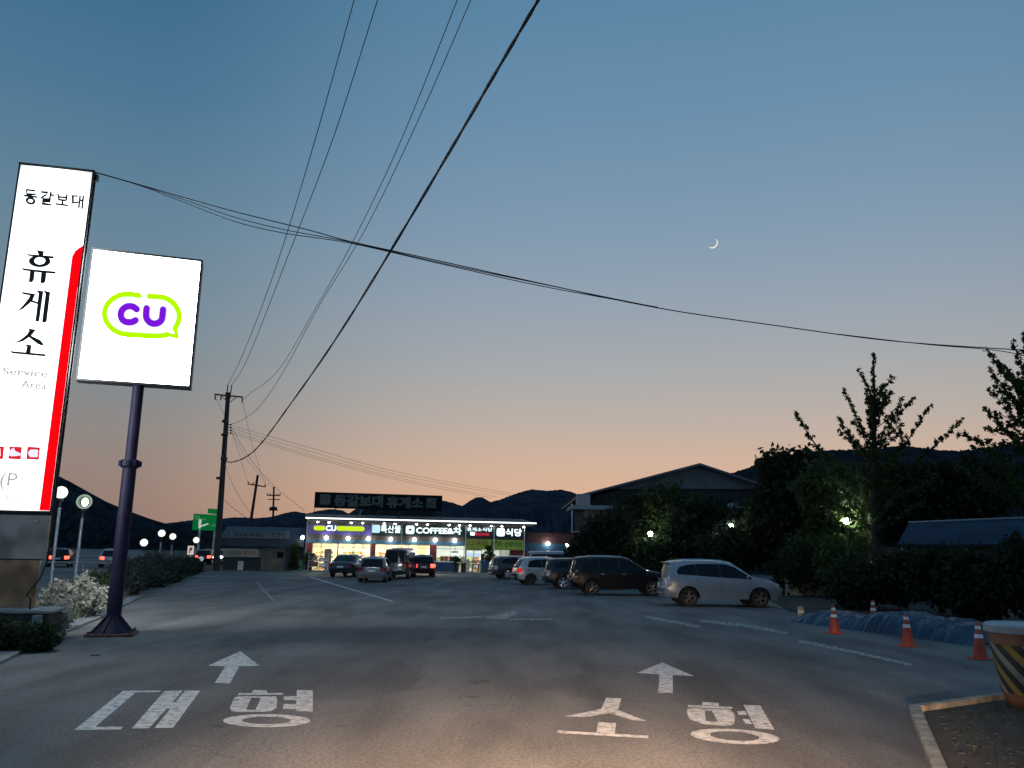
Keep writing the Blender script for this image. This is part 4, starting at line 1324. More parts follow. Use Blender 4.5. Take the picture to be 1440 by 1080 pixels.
lz(MB().b2(sS(625), sS(629.5), .3, .33, .95, 1.4), 'menu_card', GOODS[0])
lz(MB().b2(sS(638), sS(642), .3, .33, .98, 1.36), 'menu_card', GOODS[6])
lz(MB().b2(sS(656), sS(675), .3, .33, 1.35, 1.75), 'menu_board', emis('menu_blue_lit', (.62, .78, 1), .9))
for k in range(3):
    s = sS(480 + 15 * k)
    lz(MB().lathe((s, 1.6, 1.92), [(.13, .0), (.1, .06), (.02, .13), (.01, .6)], 12), 'pendant_lamp', GOODS[6])
# low metal roof behind the fascia
rf = MB()
rf.prism([(-.3, -.2, ZT + .125), (-.3, 4.6, 4.85), (-.3, 9.6, 4.0)], (SWD + 1.0, 0, 0))
for k in range(46):
    s = -.25 + k * .42
    rf.prism([(s, -.1, ZT + .16), (s, 4.6, 4.89), (s, 4.6, 4.84), (s, -.1, ZT + .12)], (.04, 0, 0))
lz(rf, 'roof', ROOFD)
# rear hall roof seen under the roof sign
lz(MB().prism([(sS(500), 9.7, 4.0), (sS(517), 9.7, 6.6), (sS(617), 9.7, 6.6), (sS(640), 9.7, 4.0)], (0, 6, 0)), 'rear_roof', ROOFD)
struct(MB().prism([P0 + SX * a - SN * b_ + Vector((0, 0, -.02)) for a, b_ in ((-1, -.2), (SWD + 8, -.2), (SWD + 8, 2.0), (-1, 2.0))][::-1] if False else
                  [P0 + SX * a + SN * b_ + Vector((0, 0, -.02)) for a, b_ in ((-1.0, -.02), (SWD + 8, -.02), (SWD + 8, 1.7), (-1.0, 1.7))], (0, 0, .12)).build('pavement', CONC, bevel=.02))
# roof sign
rp0 = P0 - SN * 3.0
def RS(x, y):
    p = PL(x, y, rp0, SN); return (p - rp0).dot(SX), p.z
s0, zA = RS(443, 691.5); s1, zB = RS(622, 697); _, zC = RS(443, 713.5); _, zD = RS(622, 719)
zt2, zb2_ = (zA + zB) / 2, (zC + zD) / 2
rsg = thing('rooftop_sign', 'long dark unlit sign board with grey lettering on the store roof', 'sign', (rp0 + SX * s0)[:], RZ)
MB().b2(0, s1 - s0, 0, .3, zb2_, zt2).build('sign_board', mat('roof_sign_dark', (.007, .011, .013), .85, var=.2, spec=.1), rsg, local=True, bevel=.02)
fr = MB()
for k in range(7):
    s = (s1 - s0) * k / 6
    fr.b2(s - .05 + (.06 if k == 0 else 0), s + .05, .32, .42, 4.4, zt2 - .1)
fr.build('support_posts', FRAME, rsg, local=True)
LGREY = mat('letter_grey', (.10, .125, .13), .8, var=.15, spec=.1)
def rlet(s, x0, x1, y0, y1):
    a, b_ = RS(x0, 700)[0] - s0, RS(x1, 700)[0] - s0
    xm = (x0 + x1) / 2
    f = lambda y: zt2 + (RS(xm, y)[1] - RS(xm, 691.5 + (xm - 443) * .0307)[1])
    mb = MB(); put_text(mb, s, (a, -.02, f(y1)), (b_ - a, 0, 0), (0, 0, f(y0) - f(y1)), .05)
    mb.build('lettering', LGREY, rsg, local=True, fixn=False)
rlet('동갈보대', 470, 539, 696, 713)
rlet('휴게소', 544, 595.5, 698.5, 715)
def rsq(x0, x1, y0, y1, sym):
    a, b_ = RS(x0, 700)[0] - s0, RS(x1, 700)[0] - s0
    xm = (x0 + x1) / 2
    f = lambda y: zt2 + (RS(xm, y)[1] - RS(xm, 691.5 + (xm - 443) * .0307)[1])
    o = MB().b2(a, b_, -.05, -.002, f(y1), f(y0)).build('sign_icon', LGREY, rsg, local=True, bevel=.03)
    mb = MB()
    for q in sym:
        mb.prism([(a + (b_ - a) * u, -.06, f(y1) + (f(y0) - f(y1)) * v) for u, v in q], (0, .009, 0))
    mb.build('icon_symbol', SIGN_DARK, o, local=True)
rsq(450, 465, 695, 710, [[(.25, .2), (.4, .2), (.4, .6), (.6, .6), (.6, .2), (.75, .2), (.75, .75), (.25, .75)]])
rsq(600, 613.5, 700.5, 714.5, [[(.2, .35), (.3, .25), (.5, .5), (.8, .8), (.7, .85), (.4, .6)], [(.55, .25), (.75, .25), (.75, .4), (.55, .4)]])
# extension to the right of the store
ex0 = P0 + SX * (SWD + .25) - SN * 1.2
exw = 7.6
ext = thing('annex_building', 'dim annex with dark red and blue bands right of the bright store', 'building', ex0[:], RZ)
MB().b2(0, exw, 0, 7, 0, 1.35).build('lower_wall', mat('wall_grey', (.12, .12, .12), .7, var=.25), ext, local=True)
MB().b2(0, exw, -.02, 7, 1.352, 1.95).build('red_band', W_RED, ext, local=True)
MB().b2(0, exw, -.05, 7, 1.952, 2.62).build('blue_band', W_BLUE, ext, local=True)
MB().b2(0, exw, -.03, 7, 2.622, 3.55).build('brown_band', mat('wall_maroon', (.13, .05, .045), .6, var=.25), ext, local=True)
MB().b2(-.05, exw + .1, -.2, 7.1, 3.552, 3.66).build('roof', ROOFD, ext, local=True)
w_ = MB().b2(2.6, 3.9, -.05, .0, .85, 1.33).build('window', WHITEP, ext, local=True)
MB().b2(2.68, 3.82, -.062, -.05, .90, 1.28).build('pane', emis('pane_lit', (.75, .8, .75), .35), w_, local=True)
for x, y in ((769.5, 764.5),):
    p = PL(x, y, ex0, SN); s = (p - ex0).dot(SX)
    f = MB().tube([(s, .0, p.z - .1), (s, -.2, p.z), (s, -.3, p.z + .08)], .016, 6).lathe((s, -.32, p.z + .03), [(.03, .12), (.11, .05), (.12, .0)], 12).build('wall_lamp', GALV, ext, local=True)
    MB().sphere((s, -.32, p.z), .15, 12, 8).build('bulb', LAMP_HOT, f, local=True)

# ------------------------------------------------------------------ dim building left of the store
lb0 = G(310, 801.5); lb1 = G(426, 803)
lx = (lb1 - lb0).normalized(); ln = Vector((lx.y, -lx.x, 0)); lrz = math.atan2(lx.y, lx.x)
lb = thing('eatery_building', 'dim low eatery with a pale sign board left of the bright store', 'building', lb0[:], lrz)
LWd = (lb1 - lb0).length
def lS(x):
    p = PL(x, 800, lb0, ln); return (p - lb0).dot(lx)
def lZ(x, y):
    return PL(x, y, lb0, ln).z
LW = mat('eatery_wall', (.16, .155, .11), .8, var=.3, scale=1.5)
LBLUE = mat('eatery_blue', (.018, .028, .045), .6, var=.2)
def lbx(x0, x1, y0, y1, d0, d1, nm, m, par=None):
    xm = (x0 + x1) / 2
    return MB().b2(lS(x0), lS(x1), d0, d1, max(0, lZ(xm, y1)), lZ(xm, y0)).build(nm, m, par or lb, local=True)
lbx(366, 400, 771, 806, 0, 5, 'wall', LW)
lbx(400, 426, 769, 806, -.2, 5, 'wall', LBLUE)
lbx(312, 364, 784, 806, .3, 5, 'wall', LBLUE)
lbx(333, 341, 789, 803.5, .26, .29, 'door', GALV)
lbx(306, 426, 757.5, 768.5, -.8, 5, 'eave', LBLUE)
MB().prism([(lS(306), -.85, lZ(360, 757.4) + .003), (lS(306), 3, lZ(360, 757) + 1.0), (lS(306), 6, lZ(360, 757) + .1)], (lS(426) - lS(306), 0, 0)).build('roof', LBLUE, lb, local=True)
lbx(314, 363.5, 771.5, 782.8, -.9, -.8, 'sign_board', mat('board_tan', (.34, .30, .20), .7, var=.25))
lbx(320, 405.5, 746, 757, -.9, -.82, 'sign_board', mat('board_grey', (.10, .135, .16), .7, var=.2))
DK = mat('board_letters', (.02, .025, .035), .7, var=.2)
for s, x0, x1, y0, y1, m in (('순두부', 329, 346, 749, 755, DK), ('육개장', 349.5, 367, 749, 755, DK), ('한정식', 380, 398, 749, 755, DK), ('토종 청국장', 322, 340, 774.5, 781, mat('board_blue', (.05, .06, .11), .7)), ('막국수', 342, 361, 774.5, 781, mat('board_red', (.28, .06, .04), .7))):
    xm = (x0 + x1) / 2
    mb = MB(); put_text(mb, s, (lS(x0), -.905, lZ(xm, y1)), (lS(x1) - lS(x0), 0, 0), (0, 0, lZ(xm, y0) - lZ(xm, y1)), .02)
    mb.build('lettering', m, lb, local=True, fixn=False)
wdw = lbx(388, 398, 776, 785, -.02, -.001, 'window', FRAME)
lbx(389, 397, 777, 784, -.03, -.021, 'pane', CGLASS, wdw)

# ------------------------------------------------------------------ big gabled hall on the right
GY = 84.
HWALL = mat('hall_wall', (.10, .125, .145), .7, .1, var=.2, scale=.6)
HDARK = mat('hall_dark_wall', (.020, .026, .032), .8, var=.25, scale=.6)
HROOF = mat('hall_roof', (.10, .125, .145), .5, .3, var=.2, scale=.5)
HPALE = mat('hall_pale_trim', (.26, .30, .32), .6, var=.15)
BRICK = mat('brick_column', (.20, .13, .10), .8, var=.4, scale=9)
q = lambda x, y, d=0.: YP(x, y, GY + d)
hb = q(980, 780); hb.z = 0
hall = thing('gabled_hall', 'wide dark hall with a low gable and pale eaves behind the trees', 'building', hb[:])
z0h = lambda p: Vector((p.x, p.y, 0))
apex, le_, re_ = q(980, 653), q(812, 697), q(1112, 697)
back = Vector((0, 26, 0))
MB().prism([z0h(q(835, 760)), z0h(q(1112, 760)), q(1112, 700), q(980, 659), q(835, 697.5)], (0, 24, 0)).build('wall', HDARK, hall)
rfm = MB()
for a_, b_ in ((apex, le_), (apex, re_)):
    o_ = Vector((0, -1.4, 0)); u_ = Vector((0, 0, .22))
    rfm.prism([a_ + o_, b_ + o_, b_ + o_ - u_, a_ + o_ - u_], (0, 27, 0))
rfm.build('roof', HROOF, hall)
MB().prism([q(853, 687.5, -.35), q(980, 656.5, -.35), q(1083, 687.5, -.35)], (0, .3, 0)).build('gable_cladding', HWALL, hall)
# porch with pale flat roof and brick columns
px0, px1 = q(803, 715, -6), q(897, 712, -6)
MB().b2(px0.x, px1.x, px0.y, px0.y + 6, px0.z - .05, px0.z + .32).build('porch_roof', HPALE, hall)
MB().b2(q(985, 711, -5).x, q(1044, 711, -5).x, GY - 5, GY - .5, q(985, 711, -5).z - .1, q(985, 711, -5).z + .3).build('porch_roof', HPALE, hall)
MB().b2(q(812, 700, -4).x, q(830, 700, -4).x, GY - 4, GY - 2, px0.z + .323, q(815, 694.5, -4).z).build('roof_tank', mat('tank_grey', (.30, .29, .31), .6, var=.1), hall)
for x in (826, 838, 852):
    p = z0h(q(x, 740, -5.2))
    MB().b2(p.x - .38, p.x + .38, p.y - .38, p.y + .38, 0, px0.z - .06).build('column', BRICK, hall)
MB().cyl(z0h(q(803, 740, -6)) + Vector((.1, .2, 0)), q(803, 740, -6) + Vector((.1, .2, 2.1)), .07, .05, 10).build('downpipe', WHITEP, hall)
wn = MB().b2(q(806, 745, -5.4).x, q(815, 745, -5.4).x, GY - 5.4, GY - 5.2, q(806, 759, -5.4).z, q(806, 747, -5.4).z).build('window', WHITEP, hall)
MB().b2(q(807, 745, -5.4).x, q(814, 745, -5.4).x, GY - 5.43, GY - 5.41, q(806, 758, -5.4).z, q(806, 748, -5.4).z).build('pane', emis('pane_dim', (.5, .55, .5), .12), wn)
lp = q(797.5, 766.5, -14)
f = MB().tube([z0h(lp), lp - Vector((0, 0, .12))], .05, 8)
wl = thing('lamp_post', 'short white lamp post at the near corner of the gabled hall', 'lamp post', z0h(lp)[:])
f.build('pole', WHITEP, wl)
MB().sphere(lp, .13, 12, 8).build('bulb', LAMP_HOT, wl)

# ------------------------------------------------------------------ blue roofed shed on the right
BLUER = mat('shed_blue_roof', (.010, .032, .058), .85, .0, var=.25, scale=.8, spec=.15)
SHY = 40.
sp = lambda x, y, d=0.: YP(x, y, SHY + d)
shb = z0h(sp(1370, 800))
shed = thing('shed', 'low shed with a blue metal roof behind the dark hedge', 'shed', shb[:])
a, b, c, d = sp(1262, 765), sp(1560, 764), sp(1278, 735.5, 4.5), sp(1560, 724, 4.5)
th_ = Vector((0, 0, -.08))
MB().prism([a, b, d, c], th_).build('roof', BLUER, shed)
MB().prism([z0h(a) + Vector((.3, .4, 0)), z0h(b) + Vector((0, .4, 0)), b + Vector((0, .4, -.12)), a + Vector((.3, .4, -.12))], (0, 7, 0)).build('wall', mat('shed_wall', (.03, .028, .03), .8, var=.3), shed)
MB().tube([c + Vector((0, 0, .04)), d + Vector((0, 0, .04))], .05, 6).build('ridge_trim', HPALE, shed)
lw0, lw1 = G(1112, 838), G(1185, 838)
MBw = MB().box((lw0 + lw1) / 2 + Vector((0, 0, .38)), ((lw1 - lw0).length, .3, .8))
lw = thing('garden_wall', 'low pale concrete wall between the silver estate and the hedge', 'low wall', ((lw0 + lw1) / 2)[:])
MBw.build('wall_body', CONC, lw, bevel=.02)
MB().box((lw0 + lw1) / 2 + Vector((0, 0, .815)), ((lw1 - lw0).length + .1, .4, .07)).build('coping', CONC, lw, bevel=.015)
# ------------------------------------------------------------------ utility poles and wires
POLEM = mat('utility_pole_dark', (.035, .030, .028), .8, var=.3, scale=2)
WIREM = mat('wire_black', (.012, .012, .013), .6, var=0)
INSUL = mat('insulator', (.06, .05, .045), .3, var=.1)
def upole(name, label, foot, top, Y, r0, r1, parts, fy=None):
    b_ = YP(foot[0], foot[1], Y); t_ = YP(top[0], top[1], Y)
    d = (t_ - b_) / (t_.z - b_.z)
    b0 = b_ - d * b_.z
    o = thing(name, label, 'utility pole', b0[:], 0, 'wooden utility poles with crossarms')
    MB().tube([b0 + d * (t_.z * k / 6) for k in range(7)], [r0 + (r1 - r0) * k / 6 for k in range(7)], 14).build('pole_shaft', POLEM, o)
    parts(o, lambda x, y, off=0.: YP(x, y, Y + off))
    return o
PY = G(304, 803).y
def parts1(o, q):
    a, b = q(302, 554.5), q(341.5, 558.5)
    MB().tube([a, b], .07, 6).build('crossarm', POLEM, o)
    MB().tube([q(312, 557, -.1), q(320, 565.5, -.1)], .035, 6).build('brace', POLEM, o)
    MB().tube([q(332, 559, -.1), q(323, 565.5, -.1)], .035, 6).build('brace', POLEM, o)
    for x0, y0, x1, y1 in ((319, 554, 320.5, 541), (324, 554, 326, 541.5)):
        MB().tube([q(x0, y0), q(x1, y1)], .045, 6).build('top_pin', POLEM, o)
    MB().cyl(q(320.5, 560.5), q(320.9, 552.5), .22, .22, 12).build('cap_band', POLEM, o)
    for x, y in ((303, 555), (311, 556), (341, 558.5)):
        m = MB()
        p = q(x, y)
        for k in range(3):
            m.lathe(p - Vector((0, 0, .12 + .12 * k)), [(.02, .06), (.08, .02), (.07, -.02), (.02, -.05)], 10)
        m.tube([p, p - Vector((0, 0, .45))], .02, 6)
        m.build('insulator', INSUL, o)
    for k, y in enumerate((596, 600, 604, 608)):
        m = MB().tube([q(319.3, y), q(324.5, y + 1.3)], .03, 6)
        m.lathe(q(324.5, y + 1.3), [(.02, .08), (.07, .04), (.07, -.04), (.02, -.08)], 10)
        m.build('spool_insulator', INSUL, o)
    for x, y in ((315.8, 613), (308.8, 674), (316.8, 594)):
        MB().cyl(q(x, y), q(x + .2, y - 3.2), .27, .27, 14).build('band', POLEM, o)
    MB().cyl(q(314.8, 647), q(315, 643), .26, .26, 14).build('band', POLEM, o)
p1 = upole('utility_pole', 'tallest leaning utility pole with a crossarm, beside the green road sign', (304, 800), (320.9, 552), PY, .26, .17, parts1)
def parts2(o, q):
    MB().tube([q(348.5, 680.5), q(373.5, 684.5)], .09, 6).build('crossarm', POLEM, o)
    for x, y in ((349, 680), (356, 681), (373, 683.5)):
        MB().tube([q(x, y), q(x + .3, y - 3)], .07, 6).build('insulator', INSUL, o)
p2 = upole('utility_pole', 'bare thin utility pole with one crossarm, between the tallest pole and the transformer pole', (352, 738), (362.5, 668), 105, .22, .15, parts2)
def parts3(o, q):
    MB().tube([q(375.5, 696.5), q(394, 696.8)], .10, 6).build('crossarm', POLEM, o)
    MB().tube([q(377, 702.3), q(393.5, 702.5)], .08, 6).build('crossarm', POLEM, o)
    MB().cyl(q(381.5, 717, -.5), q(381.6, 713, -.5), .32, .32, 12).build('transformer', POLEM, o)
    MB().cyl(q(387, 717, -.5), q(387, 713, -.5), .32, .32, 12).build('transformer', POLEM, o)
    MB().tube([q(378, 717.5), q(391, 717.5)], .08, 6).build('platform', POLEM, o)
    for x in (376, 380, 390, 394):
        MB().tube([q(x, 696.5), q(x, 693.5)], .08, 6).build('insulator', INSUL, o)
p3 = upole('utility_pole', 'distant utility pole with two crossarms and twin transformers, left of the store', (384, 730), (385.2, 684.5), 135, .2, .14, parts3)
def wire(name, label, pts, Y0, Y1, r, group='overhead wires', k=5, ext=0., r1=None, lump=False):
    """pts are picture points from the far end (depth Y0) to the near end (depth Y1)"""
    P_ = smooth(pts, k)
    ln = [0.]
    for i in range(1, len(P_)):
        ln.append(ln[-1] + (P_[i] - P_[i - 1]).length)
    out = []
    for p, l in zip(P_, ln):
        f = l / ln[-1]
        out.append(YP(p.x, p.y, 1 / ((1 - f) / Y0 + f / Y1)))
    if ext:
        d = (out[-1] - out[-2]).normalized()
        out += [out[-1] + d * ext * .5, out[-1] + d * ext]
    rs = [r + ((r1 or r) - r) * i / (len(out) - 1) for i in range(len(out))]
    if lump:
        rs = [q * (1 + .22 * math.sin(i * 2.1)) for i, q in enumerate(rs)]
    root = out[0]
    o = MB().tube(out, rs, 6).build(name, WIREM)
    return tag(o, label, 'overhead wire', group)
wire('thick_cable', 'thick black cable sagging from the tallest pole up past the top of the picture', [(315.5, 647), (325, 650), (345, 643), (366, 625), (400, 580), (470, 480), (548, 355), (640, 200), (703, 92), (757, 0)], PY, 13, .042, k=7, ext=14, r1=.034, lump=True)
wire('power_wire', 'leftmost of the steep thin wires rising from the tip of the tallest pole', [(320.5, 541), (345, 490), (390, 370), (445, 190), (498, 0)], PY, 15, .018, ext=14, r1=.009)
wire('power_wire', 'second from left of the steep thin wires rising from the tallest pole', [(326, 541.5), (350, 500), (405, 360), (470, 190), (531, 0)], PY, 15, .018, ext=14, r1=.009)
wire('power_wire', 'thin wire reaching the right end of the tallest pole crossarm', [(341.3, 563), (352, 553), (392, 520), (440, 440), (497, 338), (565, 195), (643, 0)], PY, 15, .017, ext=14, r1=.009)
wire('power_wire', 'thin wire, rightmost of the steep pair, ending at the small rack below the crossarm', [(324.5, 597), (345, 588), (368, 568), (400, 520), (450, 428), (515, 320), (590, 165), (662, 0)], PY, 15, .017, ext=14, r1=.009)
tA = (133, 242)
tY = TW(*tA).y + .1
wire('service_cable', 'thickest service cable, from the pylon sign top to the right edge of the photo', [tA, (150, 246.5), (204, 262), (265, 279.5), (330, 297.5), (440, 325), (490, 339), (600, 363), (740, 394), (925, 433), (1100, 459), (1250, 479), (1400, 490), (1470, 493)], tY, 25, .010, 'cables from the pylon sign', ext=12, r1=.017)
wire('service_cable', 'thin lower strand hanging under the service cable near the pylon sign, lowest in its sag', [(134, 243), (160, 250), (204, 263.5), (260, 285), (330, 311.5), (400, 328), (490, 341.5), (620, 371), (760, 402), (925, 432)], tY, 21, .008, 'cables from the pylon sign', r1=.012)
wire('service_cable', 'thin middle strand hanging under the service cable near the pylon sign', [(134, 243), (158, 249), (204, 262.5), (265, 283), (330, 305.5), (400, 323), (490, 340), (640, 374), (780, 403), (925, 432.5)], tY, 21, .008, 'cables from the pylon sign', r1=.012)
wire('service_cable', 'slack end of cable dropping into the right tree below the service cable', [(1180, 470), (1300, 484), (1375, 490), (1410, 494), (1440, 500)], 24, 25, .013, 'cables from the pylon sign')
for k, (a, b, c, dd) in enumerate((((325, 598), (430, 628), (560, 664), (735, 697)), ((325, 602), (430, 633), (560, 668), (735, 700)), ((325, 606), (430, 638), (560, 672), (700, 699)), ((325, 609), (430, 641), (560, 675), (690, 700)))):
    wire('power_wire', ('topmost', 'second', 'third', 'lowest')[k] + ' of four faint wires running right from the tallest pole behind the store roof sign', [a, b, c, dd], PY, 140, .010, 'faint wires behind the roof sign', r1=.018)
wire('power_wire', 'faint wire from the crossarm left end to the bare thin pole', [(303, 559), (325, 605), (349, 680)], PY, 105, .014, 'faint wires between the poles')
wire('power_wire', 'faint wire from the crossarm right end to the bare thin pole', [(341, 563), (352, 615), (363, 652), (373, 683)], PY, 105, .014, 'faint wires between the poles')
wire('power_wire', 'faint wire from the rack to the transformer pole', [(325, 606), (350, 650), (385, 688)], PY, 135, .014, 'faint wires between the poles')
wire('power_wire', 'faint low wire sloping from the tallest pole to the eatery roof', [(315, 648), (328, 683), (356, 728), (372, 748)], PY, 80, .014, 'faint wires between the poles')
wire('power_wire', 'lowest faint wire sloping from the tallest pole toward the dim eatery', [(310, 697), (325, 712), (345, 727), (362, 741)], PY, 80, .016, 'faint wires between the poles')
wire('power_wire', 'faint wire passing above the transformer pole down to the store roof', [(325, 600), (352, 645), (385, 683), (428, 718)], PY, 72, .014, 'faint wires between the poles')

# ------------------------------------------------------------------ globe lamps along the hedge
GLOBE = emis('globe_glow', (.93, 1, .86), 1.3)
BULB = emis('globe_bulb', (1, 1, .92), 9)
GLOBE_G = bpy.data.materials.new('globe_glass'); GLOBE_G.use_nodes = True
def globe_glass(m):
    t = m.node_tree; t.nodes.clear()
    tr = t.nodes.new('ShaderNodeBsdfTransparent'); tr.inputs[0].default_value = (.85, .9, .85, 1)
    em = t.nodes.new('ShaderNodeEmission'); em.inputs[0].default_value = (.75, 1, .78, 1); em.inputs[1].default_value = .55
    mi = t.nodes.new('ShaderNodeMixShader'); mi.inputs[0].default_value = .5
    lw_ = t.nodes.new('ShaderNodeLayerWeight'); lw_.inputs[0].default_value = .45
    o = t.nodes.new('ShaderNodeOutputMaterial')
    t.links.new(lw_.outputs['Facing'], mi.inputs[0]); t.links.new(tr.outputs[0], mi.inputs[1]); t.links.new(em.outputs[0], mi.inputs[2]); t.links.new(mi.outputs[0], o.inputs[0])
globe_glass(GLOBE_G)
LPOLE = mat('lamp_pole_grey', (.36, .38, .42), .45, .3, var=.1)
def lamp(label, px, py, dpx, Y, base=None, clear=False, dy=None, full=False):
    p = YP(px, py, Y)
    b = Vector((p.x, p.y, 0)) if base is None else Vector((YP(base[0], base[1], Y).x, Y, 0))
    r = dpx / 2 / FPX * Y
    o = thing('street_lamp', label, 'lamp', b[:], 0, 'globe lamps along the hedge')
    ax = (p - b).normalized()
    c0 = p - ax * (r + .42)
    MB().tube([b, c0], .065, 12).build('lamp_pole', LPOLE, o)
    MB().lathe(c0, [(.0, .0), (.05, .0), (.05, .25), (.12, .30), (.14, .43), (.0, .43)], 14).build('neck', FRAME, o)
    g = MB().sphere(p, r, 28, 18).build('globe', GLOBE_G if clear else GLOBE, o)
    if clear:
        MB().sphere(p + Vector((.04, 0, -.02)), r * .52, 16, 10, (.8, .8, 1.1)).build('bulb', BULB, g)
    return o
lamp('globe lamp partly behind the pylon sign, closest to its red edge', 86, 692.5, 17, 39, (71, 825))
lamp('clear globe lamp standing alone between the pylon sign and the purple pole', 118.5, 705.5, 20, 39.5, (104, 826), clear=True)
lamp('lowest globe lamp, just right of the purple pole above the dark hedge', 202.5, 763, 10, 58)
lamp('globe lamp left of the close pair above the dark hedge', 227.5, 750, 9.5, 64)
lamp('globe lamp right of the close pair above the dark hedge', 243, 754.5, 8.5, 70)
lamp('globe lamp directly below the green road sign', 276, 759.5, 8, 78)

# ------------------------------------------------------------------ road signs
GREENS = emis('road_sign_green', (.002, .115, .030), 1.0)  # emission stands in for light thrown back by the reflective sign faces
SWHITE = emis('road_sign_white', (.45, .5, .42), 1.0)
gs0 = YP(292, 745, 96)
gsn = thing('road_sign', 'large green highway direction sign behind the tallest pole', 'road sign', (gs0.x, gs0.y, 0))
q = lambda x, y, o_=0.: YP(x, y, 96 - o_)
MB().prism([q(272.5, 722), q(311, 724.5), q(309, 746.5), q(270, 745)], (0, .15, 0)).build('sign_panel', GREENS, gsn)
MB().prism([q(292.5, 715), q(311, 716.2), q(310.5, 724.2), q(292, 721.8)], (0, .15, 0)).build('exit_tab', GREENS, gsn)
sm = MB()
for p_ in ([(279, 743), (282, 743), (283.5, 731), (281, 729.5), (279.5, 731)], [(281, 741), (283, 741), (294, 737), (291.5, 735.8), (282, 739)]):
    sm.prism([q(*v, .05) for v in p_], (0, .02, 0))
sm.build('arrow_symbol', SWHITE, gsn)
tx = MB()
for s, x0, x1, y0, y1 in (('춘천', 274, 281, 724.5, 727.5), ('양양 속초', 275, 290, 728, 731), ('서울', 296, 303, 737, 740)):
    a, b, c = q(x0, y1, .05), q(x1, y1 + .5, .05), q(x0, y0, .05)
    put_text(tx, s, a, b - a, c - a)
tx.build('lettering', emis('road_sign_text', (.12, .26, .14), 1.0), gsn, fixn=False)
for x in (281, 302):
    t_ = q(x, 745, -.3); MB().cyl(z0h(t_), t_, .14, .14, 10).build('post', GALV, gsn)
def small_sign(label, x, y, hw_, hh, Y, round_, m, nm='road_sign'):
    p = YP(x, y, Y)
    o = thing(nm, label, 'road sign', (p.x, p.y, 0))
    w2, h2 = hw_ / FPX * Y, hh / FPX * Y
    if round_:
        pl = [p + Vector((w2 * math.cos(2 * math.pi * k / 24), 0, h2 * math.sin(2 * math.pi * k / 24))) for k in range(24)]
    else:
        pl = [p + Vector((sx * w2, 0, sz * h2)) for sx, sz in ((-1, -1), (1, -1), (1, 1), (-1, 1))]
    MB().prism(pl, (0, .04, 0)).build('sign_panel', m, o)
    MB().cyl(Vector((p.x, p.y + .09, 0)), Vector((p.x, p.y + .09, p.z + h2 * .6)), .04, .04, 8).build('post', GALV, o)
    return o, p, w2, h2
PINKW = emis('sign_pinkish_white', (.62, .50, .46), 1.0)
o, p, w2, h2 = small_sign('small upright pale rectangular sign between the last globe lamps', 268, 773.8, 4.2, 6, 60, False, PINKW)
MB().prism([p + Vector((a * w2, -.012, b * h2)) for a, b in ((-.4, -.7), (-.1, -.7), (-.1, -.1), (.5, .0), (.5, .6), (-.4, .6))], (0, .01, 0)).build('sign_symbol', mat('sign_red_brown', (.35, .12, .10), .6), o)
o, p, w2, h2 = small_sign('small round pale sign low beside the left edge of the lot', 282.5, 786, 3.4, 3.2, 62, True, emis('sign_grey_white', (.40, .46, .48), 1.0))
MB().prism([p + Vector((a * w2, -.012, b * h2)) for a, b in ((-.5, -.15), (.5, -.15), (.5, .2), (-.5, .2))], (0, .01, 0)).build('sign_symbol', mat('sign_grey', (.12, .13, .14), .6), o)
o, p, w2, h2 = small_sign('tiny white name plate behind the tallest utility pole', 308.5, 753.5, 4.2, 2.2, 86, False, SWHITE)
MB().prism([p + Vector((a * w2, -.012, b * h2)) for a, b in ((-.7, -.5), (.7, -.5), (.7, .1), (-.7, .1))], (0, .01, 0)).build('sign_symbol', mat('sign_grey', (.12, .13, .14), .6), o)

# ------------------------------------------------------------------ guard rails of the highway
RAILM = mat('rail_galvanised', (.50, .44, .38), .5, .3, var=.2)
def guard_rail(label, a, b, h, group):
    o = thing('guard_rail', label, 'guard rail', a[:], 0, group)
    d = b - a
    n = max(2, int(d.length / 4))
    nn = Vector((d.y, -d.x, 0)).normalized()
    u = Vector((0, 0, 1))
    prof = [(0, h - .16), (.05, h - .12), (.0, h - .08), (.05, h - .03), (.0, h)]
    vs = [a + nn * x + u * z for x, z in prof] + [b + nn * x + u * z for x, z in prof]
    vs += [p_ - nn * .02 for p_ in vs]
    k = len(prof)
    fs = [(i, i + 1, k + i + 1, k + i) for i in range(k - 1)] + [(2 * k + i + 1, 2 * k + i, 3 * k + i, 3 * k + i + 1) for i in range(k - 1)]
    MB().add(vs, fs).build('rail_beam', RAILM, o)
    for i in range(n + 1):
        p_ = a + d * i / n - nn * .08
        MB().box(p_ + u * (h / 2), (.1, .1, h)).build('post', GALV, o)
ga, gb = YP(40, 797, 66), YP(192, 795, 66); ga.z = gb.z = 0
guard_rail('pale guard rail in front of the two cars on the far road', ga, gb, .55, 'guard rails of the far road')
ga, gb = YP(20, 790, 84), YP(170, 790, 84); ga.z = gb.z = 0
guard_rail('dim guard rail behind the two cars on the far road', ga, gb, .75, 'guard rails of the far road')

